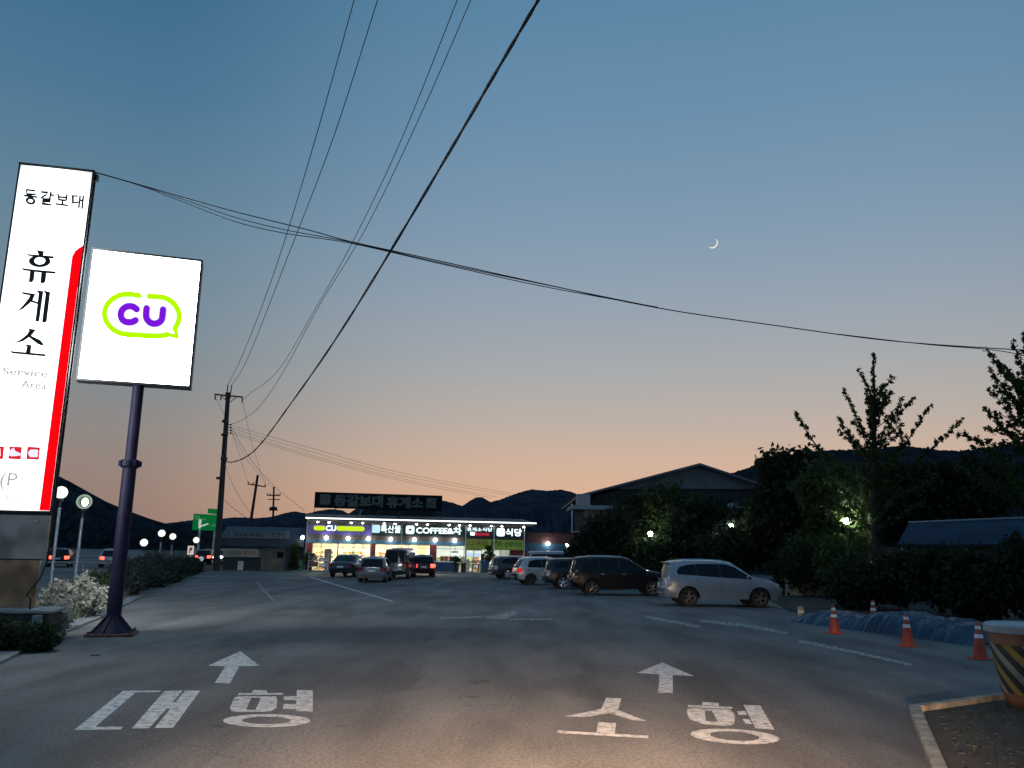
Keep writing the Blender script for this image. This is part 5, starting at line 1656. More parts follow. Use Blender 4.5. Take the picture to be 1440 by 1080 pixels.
# ------------------------------------------------------------------ vehicles
mat('car_paint_black', (.004, .0045, .006), .3, .0, var=.04, coat=.15, spec=.25)
mat('car_paint_navy', (.010, .013, .020), .3, .0, var=.04, coat=.2, spec=.3)
PN = {k: mat('car_paint_' + k, c, .28, .35, var=.04, coat=.6) for k, c in dict(silver=(.23, .26, .29), white=(.36, .38, .41), black=(.006, .0065, .008), slate=(.035, .040, .05), grey=(.17, .175, .185), maroon=(.05, .012, .016), navy=(.02, .025, .035), van=(.045, .047, .055), pale=(.32, .33, .34)).items()}
def at(x, y):
    p = G(x, y); p.z = 0; return p
def side_car(x_rear, x_front, y, head, L, *a, **k):
    """car nose to the right, wheels touching the ground at picture height y"""
    p = at((x_rear + x_front) / 2, y)
    return p
J0 = at(1019, 854)
J0.y += .95
make_car('parked_car', 'silver estate car with roof rails parked nearest, beside the traffic cones', 'car', 'suv', PN['silver'], 4.72, 1.88, 1.76, J0, rad(1), tail=CLEAR, rim=RIM_B, rails=True, spoiler=True, amber=True, chrome=True, seams=True)
I0 = at(874, 838); I0.y += 1.0
make_car('parked_car', 'big black sport utility parked behind the silver estate car', 'car', 'suv', PN['black'], 4.9, 1.93, 1.80, I0, rad(3), tail=REDOFF, rim=RIM_B, rails=True, chrome=True, amber=True, seams=True)
H0 = at(824, 829); H0.y += 1.0
make_car('parked_car', 'dark navy car with a pale roof edge, squeezed left of the big black sport utility', 'car', 'suv', PN['navy'], 4.6, 1.85, 1.62, H0, rad(6), tail=CLEAR, rim=RIM_A, chrome=True)
F0 = at(772, 823); F0.y += 1.0
make_car('parked_car', 'white crossover with a red tail lamp shining in headlight in the right-hand row', 'car', 'hatch', PN['white'], 4.35, 1.83, 1.62, F0, rad(14), tail=emis('lamp_red_reflection', (.9, .04, .03), .6), rim=CAR_BLACK, lower=CAR_BLACK, chrome=True)  # tail lamp emission stands in for headlight reflected by an unlit lens
E0 = at(733, 815); E0.y += 1.0
make_car('parked_car', 'dark wagon with chrome trim parked farthest left in the right-hand row', 'car', 'suv', PN['slate'], 4.6, 1.82, 1.58, E0, rad(20), tail=CLEAR, chrome=True)
V0 = at(783, 812); V0.y += 1.4
make_car('parked_car', 'pale van seen over the roof of the white crossover', 'car', 'van', PN['pale'], 4.7, 1.8, 1.95, V0, rad(8), tail=REDOFF)
A0 = at(483, 812); A0.y += 2.2
make_car('parked_car', 'dark saloon seen from behind, leftmost of the cars before the store', 'car', 'sedan', PN['slate'], 4.7, 1.86, 1.50, A0, rad(84), tail=REDOFF, group='cars parked before the store')
B0 = at(520, 819.5); B0.y += 2.1
make_car('parked_car', 'grey hatchback seen from behind, standing nearest in front of the store', 'car', 'hatch', PN['grey'], 4.1, 1.76, 1.47, B0, rad(92), tail=REDOFF, group='cars parked before the store')
C0 = at(556, 814.5); C0.y += 2.5
make_car('parked_car', 'tall dark van seen from behind in the middle of the store cars', 'car', 'van', PN['van'], 4.8, 1.80, 1.98, C0, rad(88), tail=REDOFF, group='cars parked before the store')
D0 = at(588, 812); D0.y += 2.2
make_car('parked_car', 'dark maroon car with bright lit brake lamps before the store', 'car', 'hatch', PN['maroon'], 4.3, 1.8, 1.55, D0, rad(100), tail=REDLIT, group='cars parked before the store')
make_car('passing_car', 'dark car with red tail lamps on the far road, closest to the pylon sign', 'car', 'hatch', PN['black'], 4.2, 1.75, 1.5, YP(84, 797.5, 71) * 1, rad(112), tail=REDLIT, group='cars on the far road')
make_car('passing_car', 'pale car with red tail lamps on the far road, half behind the purple pole', 'car', 'hatch', PN['pale'], 4.2, 1.76, 1.5, YP(156, 796.5, 72) * 1, rad(112), tail=REDLIT, group='cars on the far road')
for nm in [o for o in bpy.data.objects if o.name.startswith('passing_car')]:
    nm.location.z = 0
make_car('passing_car', 'distant red-lit car stopped beside the tallest utility pole', 'car', 'hatch', PN['maroon'], 4.1, 1.75, 1.5, Vector((YP(291, 790, 88).x, 88, 0)), rad(96), tail=REDLIT, group='cars on the far road')
make_car('passing_car', 'distant car with white headlights facing the lot beside the tallest utility pole', 'car', 'hatch', PN['pale'], 4.1, 1.75, 1.5, Vector((YP(308, 790, 90).x, 90, 0)), rad(-88), head=CLEARLIT, group='cars on the far road')

# ------------------------------------------------------------------ traffic cones, bollard, tarpaulin, barrel
CONE = mat('cone_orange', (.42, .050, .022), .5, var=.15, scale=6)
BAND = mat('reflective_band', (.80, .78, .74), .3, var=.05)
def cone(label, p, hh=.75):
    o = thing('traffic_cone', label, 'traffic cone', p[:], 0, 'traffic cones along the tarpaulin')
    R = lambda z: .155 - (.155 - .035) * z / hh
    MB().lathe(p, [(R(.03), .03), (R(.3), .3), (R(.42), .42), (R(hh - .02), hh - .02), (.02, hh), (0, hh)], 24).build('cone_body', CONE, o)
    for z0, z1 in ((.43, .51), (.61, .68)):
        MB().lathe(p, [(R(z0) + .004, z0), (R(z1) + .004, z1)], 24).build('reflective_band', BAND, o)
    MB().box(p + Vector((0, 0, .015)), (.36, .36, .03), Matrix.Rotation(.3, 3, 'Z')).build('cone_base', CONE, o, bevel=.01)
cone('orange traffic cone farthest left, closest to the silver estate car', at(1174, 891))
cone('orange traffic cone half hidden behind the folds of the blue tarpaulin', at(1229.5, 879))
cone('orange traffic cone in the middle of the front three, before the blue tarpaulin', at(1277, 909))
cone('orange traffic cone nearest the striped barrel', at(1379, 927))
bp = at(1127, 873)
bo = thing('bollard', 'short faded yellow bollard between the silver car and the cones', 'bollard', bp[:])
MB().lathe(bp, [(.10, 0), (.10, .40), (.085, .45), (.0, .46)], 18).build('bollard_post', mat('faded_yellow', (.42, .33, .16), .7, var=.3, scale=6), bo)
MB().lathe(bp, [(.104, .25), (.104, .33)], 18).build('reflective_band', BAND, bo)
# tarpaulin heap
TARP = mat('blue_tarpaulin', (.008, .028, .066), .35, var=.3, scale=2.5, bump=.5)
ta, tb = at(1138, 876), at(1445, 918)
ta.y += .8; tb.y += 1.6
d = tb - ta; nn = Vector((-d.y, d.x, 0)).normalized()
if nn.y < 0:
    nn = -nn
rng = np.random.default_rng(11)
nu_, nv_ = 260, 46
hp_ = [.0, .26, .36, .40, .36, .34, .38, .52, .57, .60, .58, .56, .54, .50, .46, .0]
vs, fs = [], []
for i in range(nu_ + 1):
    u = i / nu_
    hh = np.interp(u * (len(hp_) - 1), range(len(hp_)), hp_)
    for j in range(nv_ + 1):
        v = j / nv_
        e = (1 - abs(2 * v - 1) ** 3.2)
        q_ = Vector((u * 15, v * 2.6, 3.3))
        cr1 = 1 - abs(mnoise.noise(q_ * 1.0)) * 2; cr2 = 1 - abs(mnoise.noise(q_ * 2.7 + Vector((9, 2, 0)))) * 2
        z = hh * e * (.88 + .10 * mnoise.noise(q_ * .5)) + e * (.04 * max(0, cr1) ** 3 + .03 * max(0, cr2) ** 3) + .012 * mnoise.noise(q_ * 7)
        fold = .10 * mnoise.noise(Vector((u * 30, v * 2, 0))) * (1.2 - v) + .05 * mnoise.noise(Vector((u * 75, v * 4, 5)))
        p_ = ta + d * u + nn * (-.65 + v * 2.1 + fold)
        vs.append((p_.x, p_.y, max(.004, z)))
for i in range(nu_):
    for j in range(nv_):
        k = i * (nv_ + 1) + j
        fs.append((k, k + 1, k + nv_ + 2, k + nv_ + 1))
tag(MB().add(vs, fs, True).build('tarpaulin', TARP, sharp=25), 'long low heap covered by a wrinkled blue tarpaulin behind the cones', 'tarpaulin')
# striped barrel
bq = at(1418, 1004)
YB = bq.y
qz = lambda x, y: YP(x, y, YB)
rim_l = qz(1386, 880)
rb = .52
bc = Vector((rim_l.x + rb + .20, YB + rb * .5, 0))
ztop_b = rim_l.z
bar = thing('barrel', 'orange barrel with black and yellow slanting stripes at the right edge', 'barrel', bc[:])
BORANGE = mat('barrel_orange', (.20, .095, .055), .6, var=.3, scale=4)
MB().lathe(bc, [(.10, .0), (.24, .02), (.33, .12), (.37, .22), (rb - .03, ztop_b - .16), (rb - .02, ztop_b - .02)], 40).build('barrel_body', BORANGE, bar)
MB().lathe(bc, [(rb - .03, ztop_b - .10), (rb + .015, ztop_b - .10), (rb + .02, ztop_b - .01), (rb - .02, ztop_b + .02), (rb - .1, ztop_b - .01), (.0, ztop_b + .03)], 40).build('barrel_rim', mat('barrel_lid', (.28, .32, .35), .5, var=.2), bar)
YEL = mat('stripe_yellow', (.34, .22, .05), .55, var=.25, scale=5); BLK = mat('stripe_black', (.035, .032, .028), .6, var=.2); CREAMS = mat('stripe_cream', (.27, .26, .22), .6, var=.2)
def rad_at(z):
    return np.interp(z, [.22, ztop_b - .16], [.37, rb - .03])
zs0, zs1 = .24, ztop_b - .26
nst = 22
for k in range(nst):
    mb = MB()
    n = 12
    vs = []
    for i in range(n + 1):
        z = zs0 + (zs1 - zs0) * i / n
        a = 2 * math.pi * k / nst - 1.35 * i / n + .2
        w_ = 2 * math.pi / nst * .94
        for s in range(4):
            aa = a + w_ * s / 3
            r_ = rad_at(z) + .006
            vs.append(bc + Vector((r_ * math.cos(aa), r_ * math.sin(aa), z)))
    fs = [(i * 4 + s, i * 4 + s + 1, i * 4 + s + 5, i * 4 + s + 4) for i in range(n) for s in range(3)]
    mb.add(vs, fs, True).build('stripe', BLK if k % 2 else (YEL if k % 4 == 0 else CREAMS), bar)
# dark post at the right edge
dp = at(1441, 985); dp = YP(1472, 950, 10.4); dp.z = 0
po = thing('post', 'dark steel post at the right edge beside the striped barrel', 'post', dp[:])
PBLK = mat('post_black', (.006, .006, .007), .7, var=.2)
MB().cyl(dp, dp + Vector((0, 0, 2.55)), .085, .085, 16).build('post_shaft', PBLK, po)
MB().sphere(dp + Vector((0, 0, 2.57)), .1, 12, 8, (1, 1, .5)).build('post_cap', PBLK, po)
# kerb and soil bed at lower right
kc, ke, kr = at(1287, 1005), at(1322, 1092), at(1400, 988)
kd = (ke - kc).normalized()
kpts = [kc + kd * 4.2, ke, kc, kr, kr + (kr - kc).normalized() * 6]
KPAINT = mat('kerb_painted', (.25, .225, .175), .8, var=.45, scale=5, bump=.5)
kerb('kerb', kpts, .14, .12, KPAINT)
inn = Vector((.09, -.0, 0))
bed = [p_ + Vector((.08, -.07, 0)) for p_ in kpts]
sb = sheet('soil_bed', [bed[0], bed[1], bed[2], bed[3], bed[4], bed[4] + Vector((2, -9, 0))], SOIL, .05)
rngs = np.random.default_rng(8)
gm = MB()
for k in range(420):
    u, v_ = rngs.uniform(0, 1), rngs.uniform(.02, 1) ** 1.3
    p_ = bed[1].lerp(bed[2], u) if k % 2 else bed[2].lerp(bed[3], u)
    q_ = p_ + Vector((.10 + v_ * 1.9, -.08 - v_ * rngs.uniform(.1, 1.2), .05))
    s_ = rngs.uniform(.008, .035)
    gm.sphere(q_, s_, 6, 4, (1, rngs.uniform(.7, 1.2), .6))
go = gm.build('gravel', mat('gravel_grey', (.030, .026, .022), .9, var=.5, scale=7))
go['kind'] = 'stuff'; go['label'] = 'small stones scattered over the dark soil behind the kerb'
# flattened piece of litter on the asphalt
lt = at(134, 922)
tag(MB().box(lt + Vector((0, 0, .012)), (.17, .07, .016), Matrix.Rotation(.35, 3, 'Z')).build('litter', INK, bevel=.004), 'small dark scrap lying on the asphalt before the purple pole', 'litter')

# ------------------------------------------------------------------ moon
mY = 8000.
mc = YP(1005.5, 342.8, mY)
mR_ = 7.4 / FPX * mY
rr = (cam and cr); uu = Vector((0, -math.sin(PITCH + .17), math.cos(PITCH + .17)))
ou, inn_ = [], []
n = 24
ang = rad(-38)
for k in range(n + 1):
    t = -math.pi / 2 + math.pi * k / n
    ou.append((math.cos(t), math.sin(t)))
    inn_.append((math.cos(t) * .76, math.sin(t)))
def M2(p_, dpt):
    x = p_[0] * math.cos(ang) - p_[1] * math.sin(ang); y = p_[0] * math.sin(ang) + p_[1] * math.cos(ang)
    return mc + cr0 * x * mR_ - cr0 * .45 * mR_ + uu * y * mR_ + uu * .18 * mR_ + Vector((0, dpt, 0))
pts = ou + list(reversed(inn_[1:-1]))
bm_ = MB()
front = [M2(p_, 0) for p_ in ou] + [M2(p_, 0) for p_ in inn_[1:-1]]
nb = len(front)
vs = front + [p_ + Vector((0, mR_ * .3, 0)) for p_ in front]
fs = []
ii = lambda k: k if k in (0, n) else n + k
for k in range(n):
    quad = [k, k + 1, ii(k + 1), ii(k)]
    quad = [v for j, v in enumerate(quad) if v not in quad[:j]]
    fs.append(tuple(quad)); fs.append(tuple(v + nb for v in reversed(quad)))
    fs.append((k, k + 1, k + 1 + nb, k + nb)); fs.append((ii(k), ii(k + 1), ii(k + 1) + nb, ii(k) + nb))
mo = bm_.add(vs, fs).build('moon', emis('moon_glow', (1, .92, .78), .95))
tag(mo, 'thin bright crescent moon alone in the dusk sky', 'moon')
# ------------------------------------------------------------------ plants
def leafmat(name, c, c2, rough=.7):
    if name in MATS:
        return MATS[name]
    m = mat(name, c, rough, var=.3, scale=1.3, spec=.3, col2=c2)
    t = m.node_tree
    b = t.nodes['Principled BSDF']; o = t.nodes['Material Output']
    src = b.inputs['Base Color'].links[0].from_socket
    tl = t.nodes.new('ShaderNodeBsdfTranslucent'); mi = t.nodes.new('ShaderNodeMixShader'); mi.inputs[0].default_value = .35
    t.links.new(src, tl.inputs[0]); t.links.new(b.outputs[0], mi.inputs[1]); t.links.new(tl.outputs[0], mi.inputs[2]); t.links.new(mi.outputs[0], o.inputs[0])
    return m
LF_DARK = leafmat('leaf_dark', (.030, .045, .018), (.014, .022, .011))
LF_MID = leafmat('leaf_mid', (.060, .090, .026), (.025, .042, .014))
LF_GINK = leafmat('leaf_ginkgo', (.060, .100, .020), (.030, .050, .014))
LF_HEDGE = leafmat('leaf_hedge', (.060, .085, .030), (.026, .038, .018))
LF_PALE = leafmat('leaf_pale', (.56, .54, .47), (.30, .29, .24))
LF_BLUE = leafmat('leaf_bluegreen', (.050, .066, .056), (.022, .032, .030))
BARK = mat('bark', (.045, .036, .028), .9, var=.4, scale=6, bump=.5)
def tree(label, base, blobs, n, size, spread, m, seed, trunk_r=.16, group='dark trees before the hall', kind='tree'):
    base = Vector(base)
    o = thing(kind, label, 'tree', base[:], 0, group)
    rng = np.random.default_rng(seed)
    cen = Vector((sum(b[0] for b in blobs) / len(blobs), sum(b[1] for b in blobs) / len(blobs), sum(b[2] for b in blobs) / len(blobs)))
    mb = MB()
    mb.tube([base, base.lerp(cen, .3) + Vector((.06, .04, 0)), base.lerp(cen, .65) - Vector((.05, 0, 0)), cen], [trunk_r, trunk_r * .8, trunk_r * .6, trunk_r * .3], 10)
    for b in blobs:
        c = Vector(b[:3])
        mb.tube([base.lerp(cen, .5), (base.lerp(cen, .6) + c) / 2, c], [trunk_r * .5, trunk_r * .35, trunk_r * .12], 6)
    mb.build('trunk', BARK, o)
    cl = blob_points(blobs, max(30, n // 26), seed)
    v, f = leaves(cl, n, size, spread, seed + 1)
    leaf_obj('crown', m, o, v, f)
    return o
def pxblob(x, y, rx, ry, Y, dr=None):
    p = YP(x, y, Y); s = Y / FPX
    return (p.x, p.y, p.z, rx * s, (dr or rx) * s, ry * s)
def pxtree(label, xb, Y, bl, n, size, m, seed, **k):
    blobs = [pxblob(*b[:4], Y + (b[4] if len(b) > 4 else 0)) for b in bl]
    blobs = [(b[0], b[1], max(b[2], .4), b[3], b[4], b[5]) for b in blobs]
    base = YP(xb, 780, Y); base.z = 0
    return tree(label, base, blobs, n, size, k.pop('spread', .28), m, seed, **k)
pxtree('bushy dark tree nearest the brick porch, behind the white crossover', 838, 58, [(838, 765, 26, 25), (855, 752, 30, 24), (824, 777, 22, 18), (868, 738, 20, 14)], 9000, .17, LF_DARK, 21)
pxtree('round dark tree left of the first lamp in the foliage', 893, 62, [(890, 735, 32, 34), (880, 760, 38, 28), (905, 718, 24, 18)], 9000, .19, LF_DARK, 22)
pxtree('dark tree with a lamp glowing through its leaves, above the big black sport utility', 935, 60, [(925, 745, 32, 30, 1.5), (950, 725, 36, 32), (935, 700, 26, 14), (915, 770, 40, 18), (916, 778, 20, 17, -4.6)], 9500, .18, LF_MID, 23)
pxtree('dark tree between the two lamps above the silver estate car', 985, 58, [(985, 735, 34, 34), (975, 762, 40, 28), (1000, 722, 24, 16)], 9000, .18, LF_DARK, 24)
pxtree('dark tree right of the second lamp in the foliage, over the silver estate car', 1040, 52, [(1045, 760, 42, 34), (1054, 738, 26, 18), (1020, 775, 40, 24), (1029, 768, 17, 20, -2.6)], 9500, .17, LF_DARK, 25)
pxtree('tall dense dark tree rising over the hall right end', 1105, 50, [(1102, 690, 34, 40), (1120, 735, 42, 45), (1085, 720, 30, 34), (1128, 665, 30, 26), (1092, 655, 22, 14)], 15000, .17, LF_DARK, 26, trunk_r=.24)
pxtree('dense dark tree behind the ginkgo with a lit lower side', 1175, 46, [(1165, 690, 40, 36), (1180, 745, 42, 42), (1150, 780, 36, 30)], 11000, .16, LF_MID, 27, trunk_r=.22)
pxtree('broad black tree mass filling the space right of the ginkgo', 1330, 58, [(1265, 695, 42, 44), (1320, 690, 50, 42), (1375, 688, 48, 44), (1290, 740, 50, 36)], 15000, .20, LF_DARK, 28, trunk_r=.26)
# lamps among the trees
def tree_lamp(label, x, y, dpx, Y, s=22):
    p = YP(x, y, Y)
    b = Vector((p.x, p.y, 0))
    o = thing('garden_lamp', label, 'lamp', b[:], 0, 'lamps among the trees')
    r = dpx / 2 / FPX * Y
    MB().tube([b, p - Vector((0, 0, r * .9))], .05, 10).build('lamp_pole', FRAME, o)
    MB().lathe(p - Vector((0, 0, r + .12)), [(.05, 0), (.12, .05), (.13, .14)], 12).build('neck', FRAME, o)
    MB().sphere(p, r, 16, 10).build('globe', emis('tree_lamp_%d' % s, (.93, 1, .88), s), o)
tree_lamp('lamp glowing through leaves above the big black sport utility', 914.5, 751, 7, 58.2, 80)
tree_lamp('smaller lamp glowing between dark trees above the silver estate car', 1028, 739.5, 6, 50.3, 60)
tree_lamp('bright lamp lighting green leaves beside the ginkgo trunk', 1190, 733, 8.5, 36.15, 280)
# trees of upright leafy shoots against the sky
def shoot_tree(label, xb, Y, leader, shoots, seed, extra, leaf, n_per, m, kind, group=None, size=.10):
    rng = np.random.default_rng(seed)
    base = YP(xb, 780, Y); base.z = 0
    o = thing(kind, label, 'tree', base[:], 0, group)
    mb = MB()
    pts = [YP(x, y, Y) for x, y in leader]
    full = [base] + pts
    mb.tube(full, [.17 - .15 * i / (len(full) - 1) for i in range(len(full))], 9)
    cl, wt = [], []
    def along(p, q, rad0):
        L = (q - p).length
        k = max(4, int(L / .11))
        for i in range(k + 1):
            f = i / k
            c = p.lerp(q, f)
            w_ = leaf * (1.2 - 1.0 * f) + .02
            cl.append(c + Vector(rng.normal(size=3) * w_ * .6))
            wt.append(w_)
        mb.tube([p, p.lerp(q, .5) + Vector((0, 0, -.05)), q], [rad0, rad0 * .6, .008], 5)
    along(pts[0], pts[-1], .02)
    for (x0, y0), (x1, y1), dy in shoots:
        along(YP(x0, y0, Y + dy * .3), YP(x1, y1, Y + dy), .035)
    H = pts[-1].z
    for k in range(extra):                # the shoots that grow towards and away from the viewer
        z0 = rng.uniform(.28, .82) * H
        a = rng.uniform(0, 2 * math.pi)
        ln_ = rng.uniform(.6, 1.25) * (H - z0) * .5 + .5
        f = (z0) / H
        p = base.lerp(pts[-1], f); p.z = z0
        el = rng.uniform(.55, .95)
        q = p + Vector((math.cos(a) * math.cos(el), math.sin(a) * math.cos(el), math.sin(el))) * ln_
        zr = proj(q)
        if zr[1] < 650 and abs(math.cos(a)) > .35:
            q = p + (q - p) * .55
        along(p, q, .03)
    mb.build('trunk', BARK, o)
    rng2 = np.random.default_rng(seed + 9)
    v, f = leaves(np.array([tuple(c) for c in cl]), n_per * len(cl), size, (.036, .036, .045), seed + 2)
    leaf_obj('crown', m, o, v, f)
    return o
shoot_tree('young ginkgo with upright leafy shoots against the sky', 1222, 36, [(1226, 700), (1229, 630), (1230, 560), (1228, 498)],
           [((1150, 630), (1118, 580), -1.2), ((1216, 612), (1186, 549), .6), ((1206, 634), (1179, 587), -1), ((1230, 562), (1207, 522), .4), ((1231, 556), (1257, 529), -.3),
            ((1236, 612), (1286, 559), .9), ((1272, 626), (1308, 570), -.8), ((1268, 632), (1266, 604), .5), ((1306, 634), (1353, 590), .5), ((1232, 600), (1246, 560), -.4), ((1226, 602), (1218, 556), .3),
            ((1228, 690), (1150, 630), -1), ((1228, 690), (1206, 634), -.7), ((1228, 680), (1272, 626), -.6), ((1228, 700), (1306, 634), .4), ((1229, 650), (1236, 612), .6), ((1228, 655), (1216, 612), .4), ((1229, 720), (1320, 668), .6), ((1226, 720), (1150, 680), -.9), ((1228, 590), (1241, 545), -.2), ((1228, 585), (1217, 548), .2), ((1222, 765), (1163, 722), -.45), ((1222, 742), (1150, 704), -.2), ((1222, 738), (1172, 716), -.5), ((1222, 770), (1172, 752), -.5), ((1224, 720), (1180, 690), -.3), ((1224, 750), (1300, 705), .5), ((1224, 760), (1160, 715), .5)],
           31, 30, .115, 26, LF_GINK, 'ginkgo_tree', size=.052)
shoot_tree('leafy tree with rising branches cut by the right edge of the photo', 1462, 27, [(1460, 700), (1455, 600), (1448, 520), (1440, 470)],
           [((1440, 560), (1388, 492), -.3), ((1445, 585), (1391, 517), .3), ((1450, 610), (1392, 548), -.3), ((1445, 560), (1405, 512), .5), ((1450, 640), (1386, 575), .3), ((1455, 640), (1345, 610), -.5), ((1452, 620), (1385, 602), .4),
            ((1445, 540), (1425, 482), .2), ((1450, 600), (1410, 540), .6), ((1455, 660), (1370, 628), .4), ((1455, 670), (1390, 640), -.4), ((1455, 600), (1400, 580), .7), ((1455, 690), (1400, 660), .3), ((1450, 560), (1415, 530), -.4), ((1455, 590), (1415, 600), 0), ((1455, 620), (1410, 625), -.6), ((1458, 650), (1420, 665), .3)],
           37, 26, .125, 24, LF_GINK, 'roadside_tree', size=.05)
# dark hedges and bushes at right
def bush(label, x, y, rx, ry, Y, n, size, m, seed, group, kind='bush', dr=None, cat='bush', spread=.16):
    p = YP(x, y, Y); s = Y / FPX
    b = Vector((p.x, p.y, 0))
    o = thing(kind, label, cat, b[:], 0, group)
    top = p.z + ry * s
    rng = np.random.default_rng(seed)
    bl = []
    for k in range(5):
        bl.append((p.x + rng.uniform(-.5, .5) * rx * s, p.y + rng.uniform(-.4, .4) * rx * s, max(.2, top * rng.uniform(.42, .62)), rx * s * rng.uniform(.5, .8), (dr or rx) * s * rng.uniform(.5, .8), top * .42))
    mb = MB()
    for k in range(6):
        a = rng.uniform(0, 6.28)
        mb.tube([b, b + Vector((math.cos(a) * .15, math.sin(a) * .15, top * .4)), b + Vector((math.cos(a) * rx * s * .6, math.sin(a) * rx * s * .6, top * .75))], [.03, .02, .008], 5)
    mb.build('stems', BARK, o)
    v, f = leaves(blob_points(bl, n // 22, seed), n, size, spread, seed + 3)
    v[:, 2] = np.maximum(v[:, 2], .01)
    leaf_obj('foliage', m, o, v, f)
    return o
for k, (x, y, rx, ry, Y, lab) in enumerate(((1205, 820, 45, 30, 34, 'dark bush behind the leftmost traffic cone'), (1262, 815, 48, 40, 33, 'dark bush behind the half-hidden cone'), (1318, 815, 50, 45, 31, 'black bush under the shed roof, behind the middle of the tarpaulin'),
                                            (1378, 815, 55, 48, 29, 'black bush behind the cone nearest the barrel'), (1440, 815, 55, 50, 27, 'black bush behind the dark post'), (1130, 800, 45, 30, 44, 'dark bush right of the silver car nose'), (1175, 780, 40, 25, 42, 'low bush glowing green under the bright lamp'))):
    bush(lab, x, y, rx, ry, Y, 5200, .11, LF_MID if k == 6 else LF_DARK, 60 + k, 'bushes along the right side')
# hedge on the left, from the pylon to the far corner of the lot
hl = [('trimmed green bush just left of the purple pole', 142, 855, LF_HEDGE), ('green bush low beside the pavement, left of the purple pole', 118, 868, LF_HEDGE)]
for k, (lab, x, yb, m) in enumerate(hl):
    p = at(x, yb)
    bush(lab, x, yb - 28, 26, 20, p.y + .7, 5200, .055, m, 80 + k, 'green bushes along the pavement', spread=.09)
for k, (x, yb, h_, w_) in enumerate(((188, 842, 50, 24), (206, 833, 44, 22), (224, 827, 38, 20), (238, 821, 34, 18), (250, 816, 29, 16), (260, 812, 26, 14), (269, 809, 23, 12), (276, 807, 20, 10), (214, 826, 48, 20), (176, 838, 46, 18))):
    p = at(x, yb)
    bush(('first', 'second', 'third', 'fourth', 'fifth', 'sixth', 'seventh', 'last', 'tallest', 'half-hidden')[k] + ' dark hedge bush beyond the purple pole, counted along the lot edge' if k < 8 else
         ('taller grey-green bush rising over the hedge beyond the purple pole' if k == 8 else 'hedge bush showing on both sides of the purple pole'),
         x - 4, yb - h_ * .6, w_, h_ * .4, p.y + 1.0, 3600, .085, LF_BLUE, 90 + k, 'hedge along the left of the lot', spread=.12)
for k, (x, y, rx, ry, lab) in enumerate(((8, 893, 26, 20, 'low weedy bush at the lower left corner before the planter wall'), (58, 897, 14, 12, 'small weed tuft at the right end of the planter wall'), (36, 902, 16, 9, 'weeds in front of the middle of the planter wall'))):
    bush(lab, x, y, rx, ry, at(x, 914).y - (.25 if k else .35), 2600, .05, LF_HEDGE, 130 + k, 'weeds before the planter wall', spread=.07, kind='weeds', cat='weeds')
# pale leafy clumps beside the pylon
def clump(label, x, y, rx, ry, Y, n, seed):
    p = YP(x, y, Y); s = Y / FPX
    b = Vector((p.x, p.y, 0))
    o = thing('pale_shrub', label, 'shrub', b[:], 0, 'pale shrubs below the pylon sign')
    rng = np.random.default_rng(seed)
    st = MB()
    cl = []
    top = p.z + ry * s
    for k in range(26):
        a = rng.uniform(0, 6.28); r_ = rng.uniform(0, 1) ** .6
        q = b + Vector((math.cos(a) * rx * s * r_, math.sin(a) * rx * s * r_, top * (1 - .35 * r_ * r_) * rng.uniform(.78, 1.03)))
        m_ = b.lerp(q, .55) + Vector((0, 0, .12 * top))
        st.tube([b + (q - b) * .04, m_, q], [.012, .009, .004], 4)
        for t in (.45, .62, .8, .95):
            cl.append(tuple(b.lerp(q, t) + Vector((0, 0, .1 * top * (1 - t)))))
    st.build('stems', BARK, o)
    v, f = leaves(np.array(cl), n, .05, .085, seed + 4)
    v[:, 2] = np.maximum(v[:, 2], .01)
    leaf_obj('foliage', LF_PALE, o, v, f)
clump('widest pale shrub, directly right of the pylon foot', 82, 842, 19, 22, 20.5, 4200, 111)
clump('tall narrow pale shrub left of the purple pole', 118, 828, 8, 18, 23.5, 2200, 112)
clump('pale shrub close to the low planter wall', 66, 845, 9, 10, 19.0, 1500, 113)
clump('low pale shrub in front of the widest pale one, by the pavement', 82, 862, 10, 10, 18.9, 1500, 114)
clump('pale shrub behind the green bush beside the purple pole', 136, 830, 12, 9, 24, 1600, 115)
# grass tufts at lower left
rngg = np.random.default_rng(5)
pts = []
for k in range(2600):
    t = rngg.uniform(0, 1)
    i = rngg.integers(0, 3)
    p = lot[i].lerp(lot[i + 1], t)
    pts.append((p.x - .75 - abs(rngg.normal()) * .8, p.y + rngg.normal() * .3, 0))
P_ = np.array(pts)
n = len(P_)
hgt = rngg.uniform(.10, .34, n)
ang_ = rngg.uniform(0, 6.28, n)
dx = np.stack([np.cos(ang_), np.sin(ang_), np.zeros(n)], 1)
lean = rngg.normal(size=(n, 3)) * .09; lean[:, 2] = 0
v = np.stack([P_ - dx * .012, P_ + dx * .012, P_ + lean + np.array([0, 0, 1]) * hgt[:, None]], 1).reshape(-1, 3)
me = bpy.data.meshes.new('grass'); me.from_pydata(v.tolist(), [], np.arange(3 * n).reshape(-1, 3).tolist()); me.materials.append(leafmat('grass_blade', (.09, .13, .035), (.04, .06, .02)))
go = bpy.data.objects.new('grass', me); C.objects.link(go)
go['kind'] = 'stuff'; go['label'] = 'tufts of green grass along the edge of the pavement'
pts = []
for k in range(1500):
    t = rngg.uniform(0, 1)
    a_, b_ = ((lot[2], lot[3]) if k % 3 else (lot[3], lot[4]))
    p = a_.lerp(b_, t)
    pts.append((p.x - .55 - abs(rngg.normal()) * .35, p.y + rngg.normal() * .25, 0))
P_ = np.array(pts); n = len(P_)
hgt = rngg.uniform(.12, .50, n); ang_ = rngg.uniform(0, 6.28, n)
dx = np.stack([np.cos(ang_), np.sin(ang_), np.zeros(n)], 1)
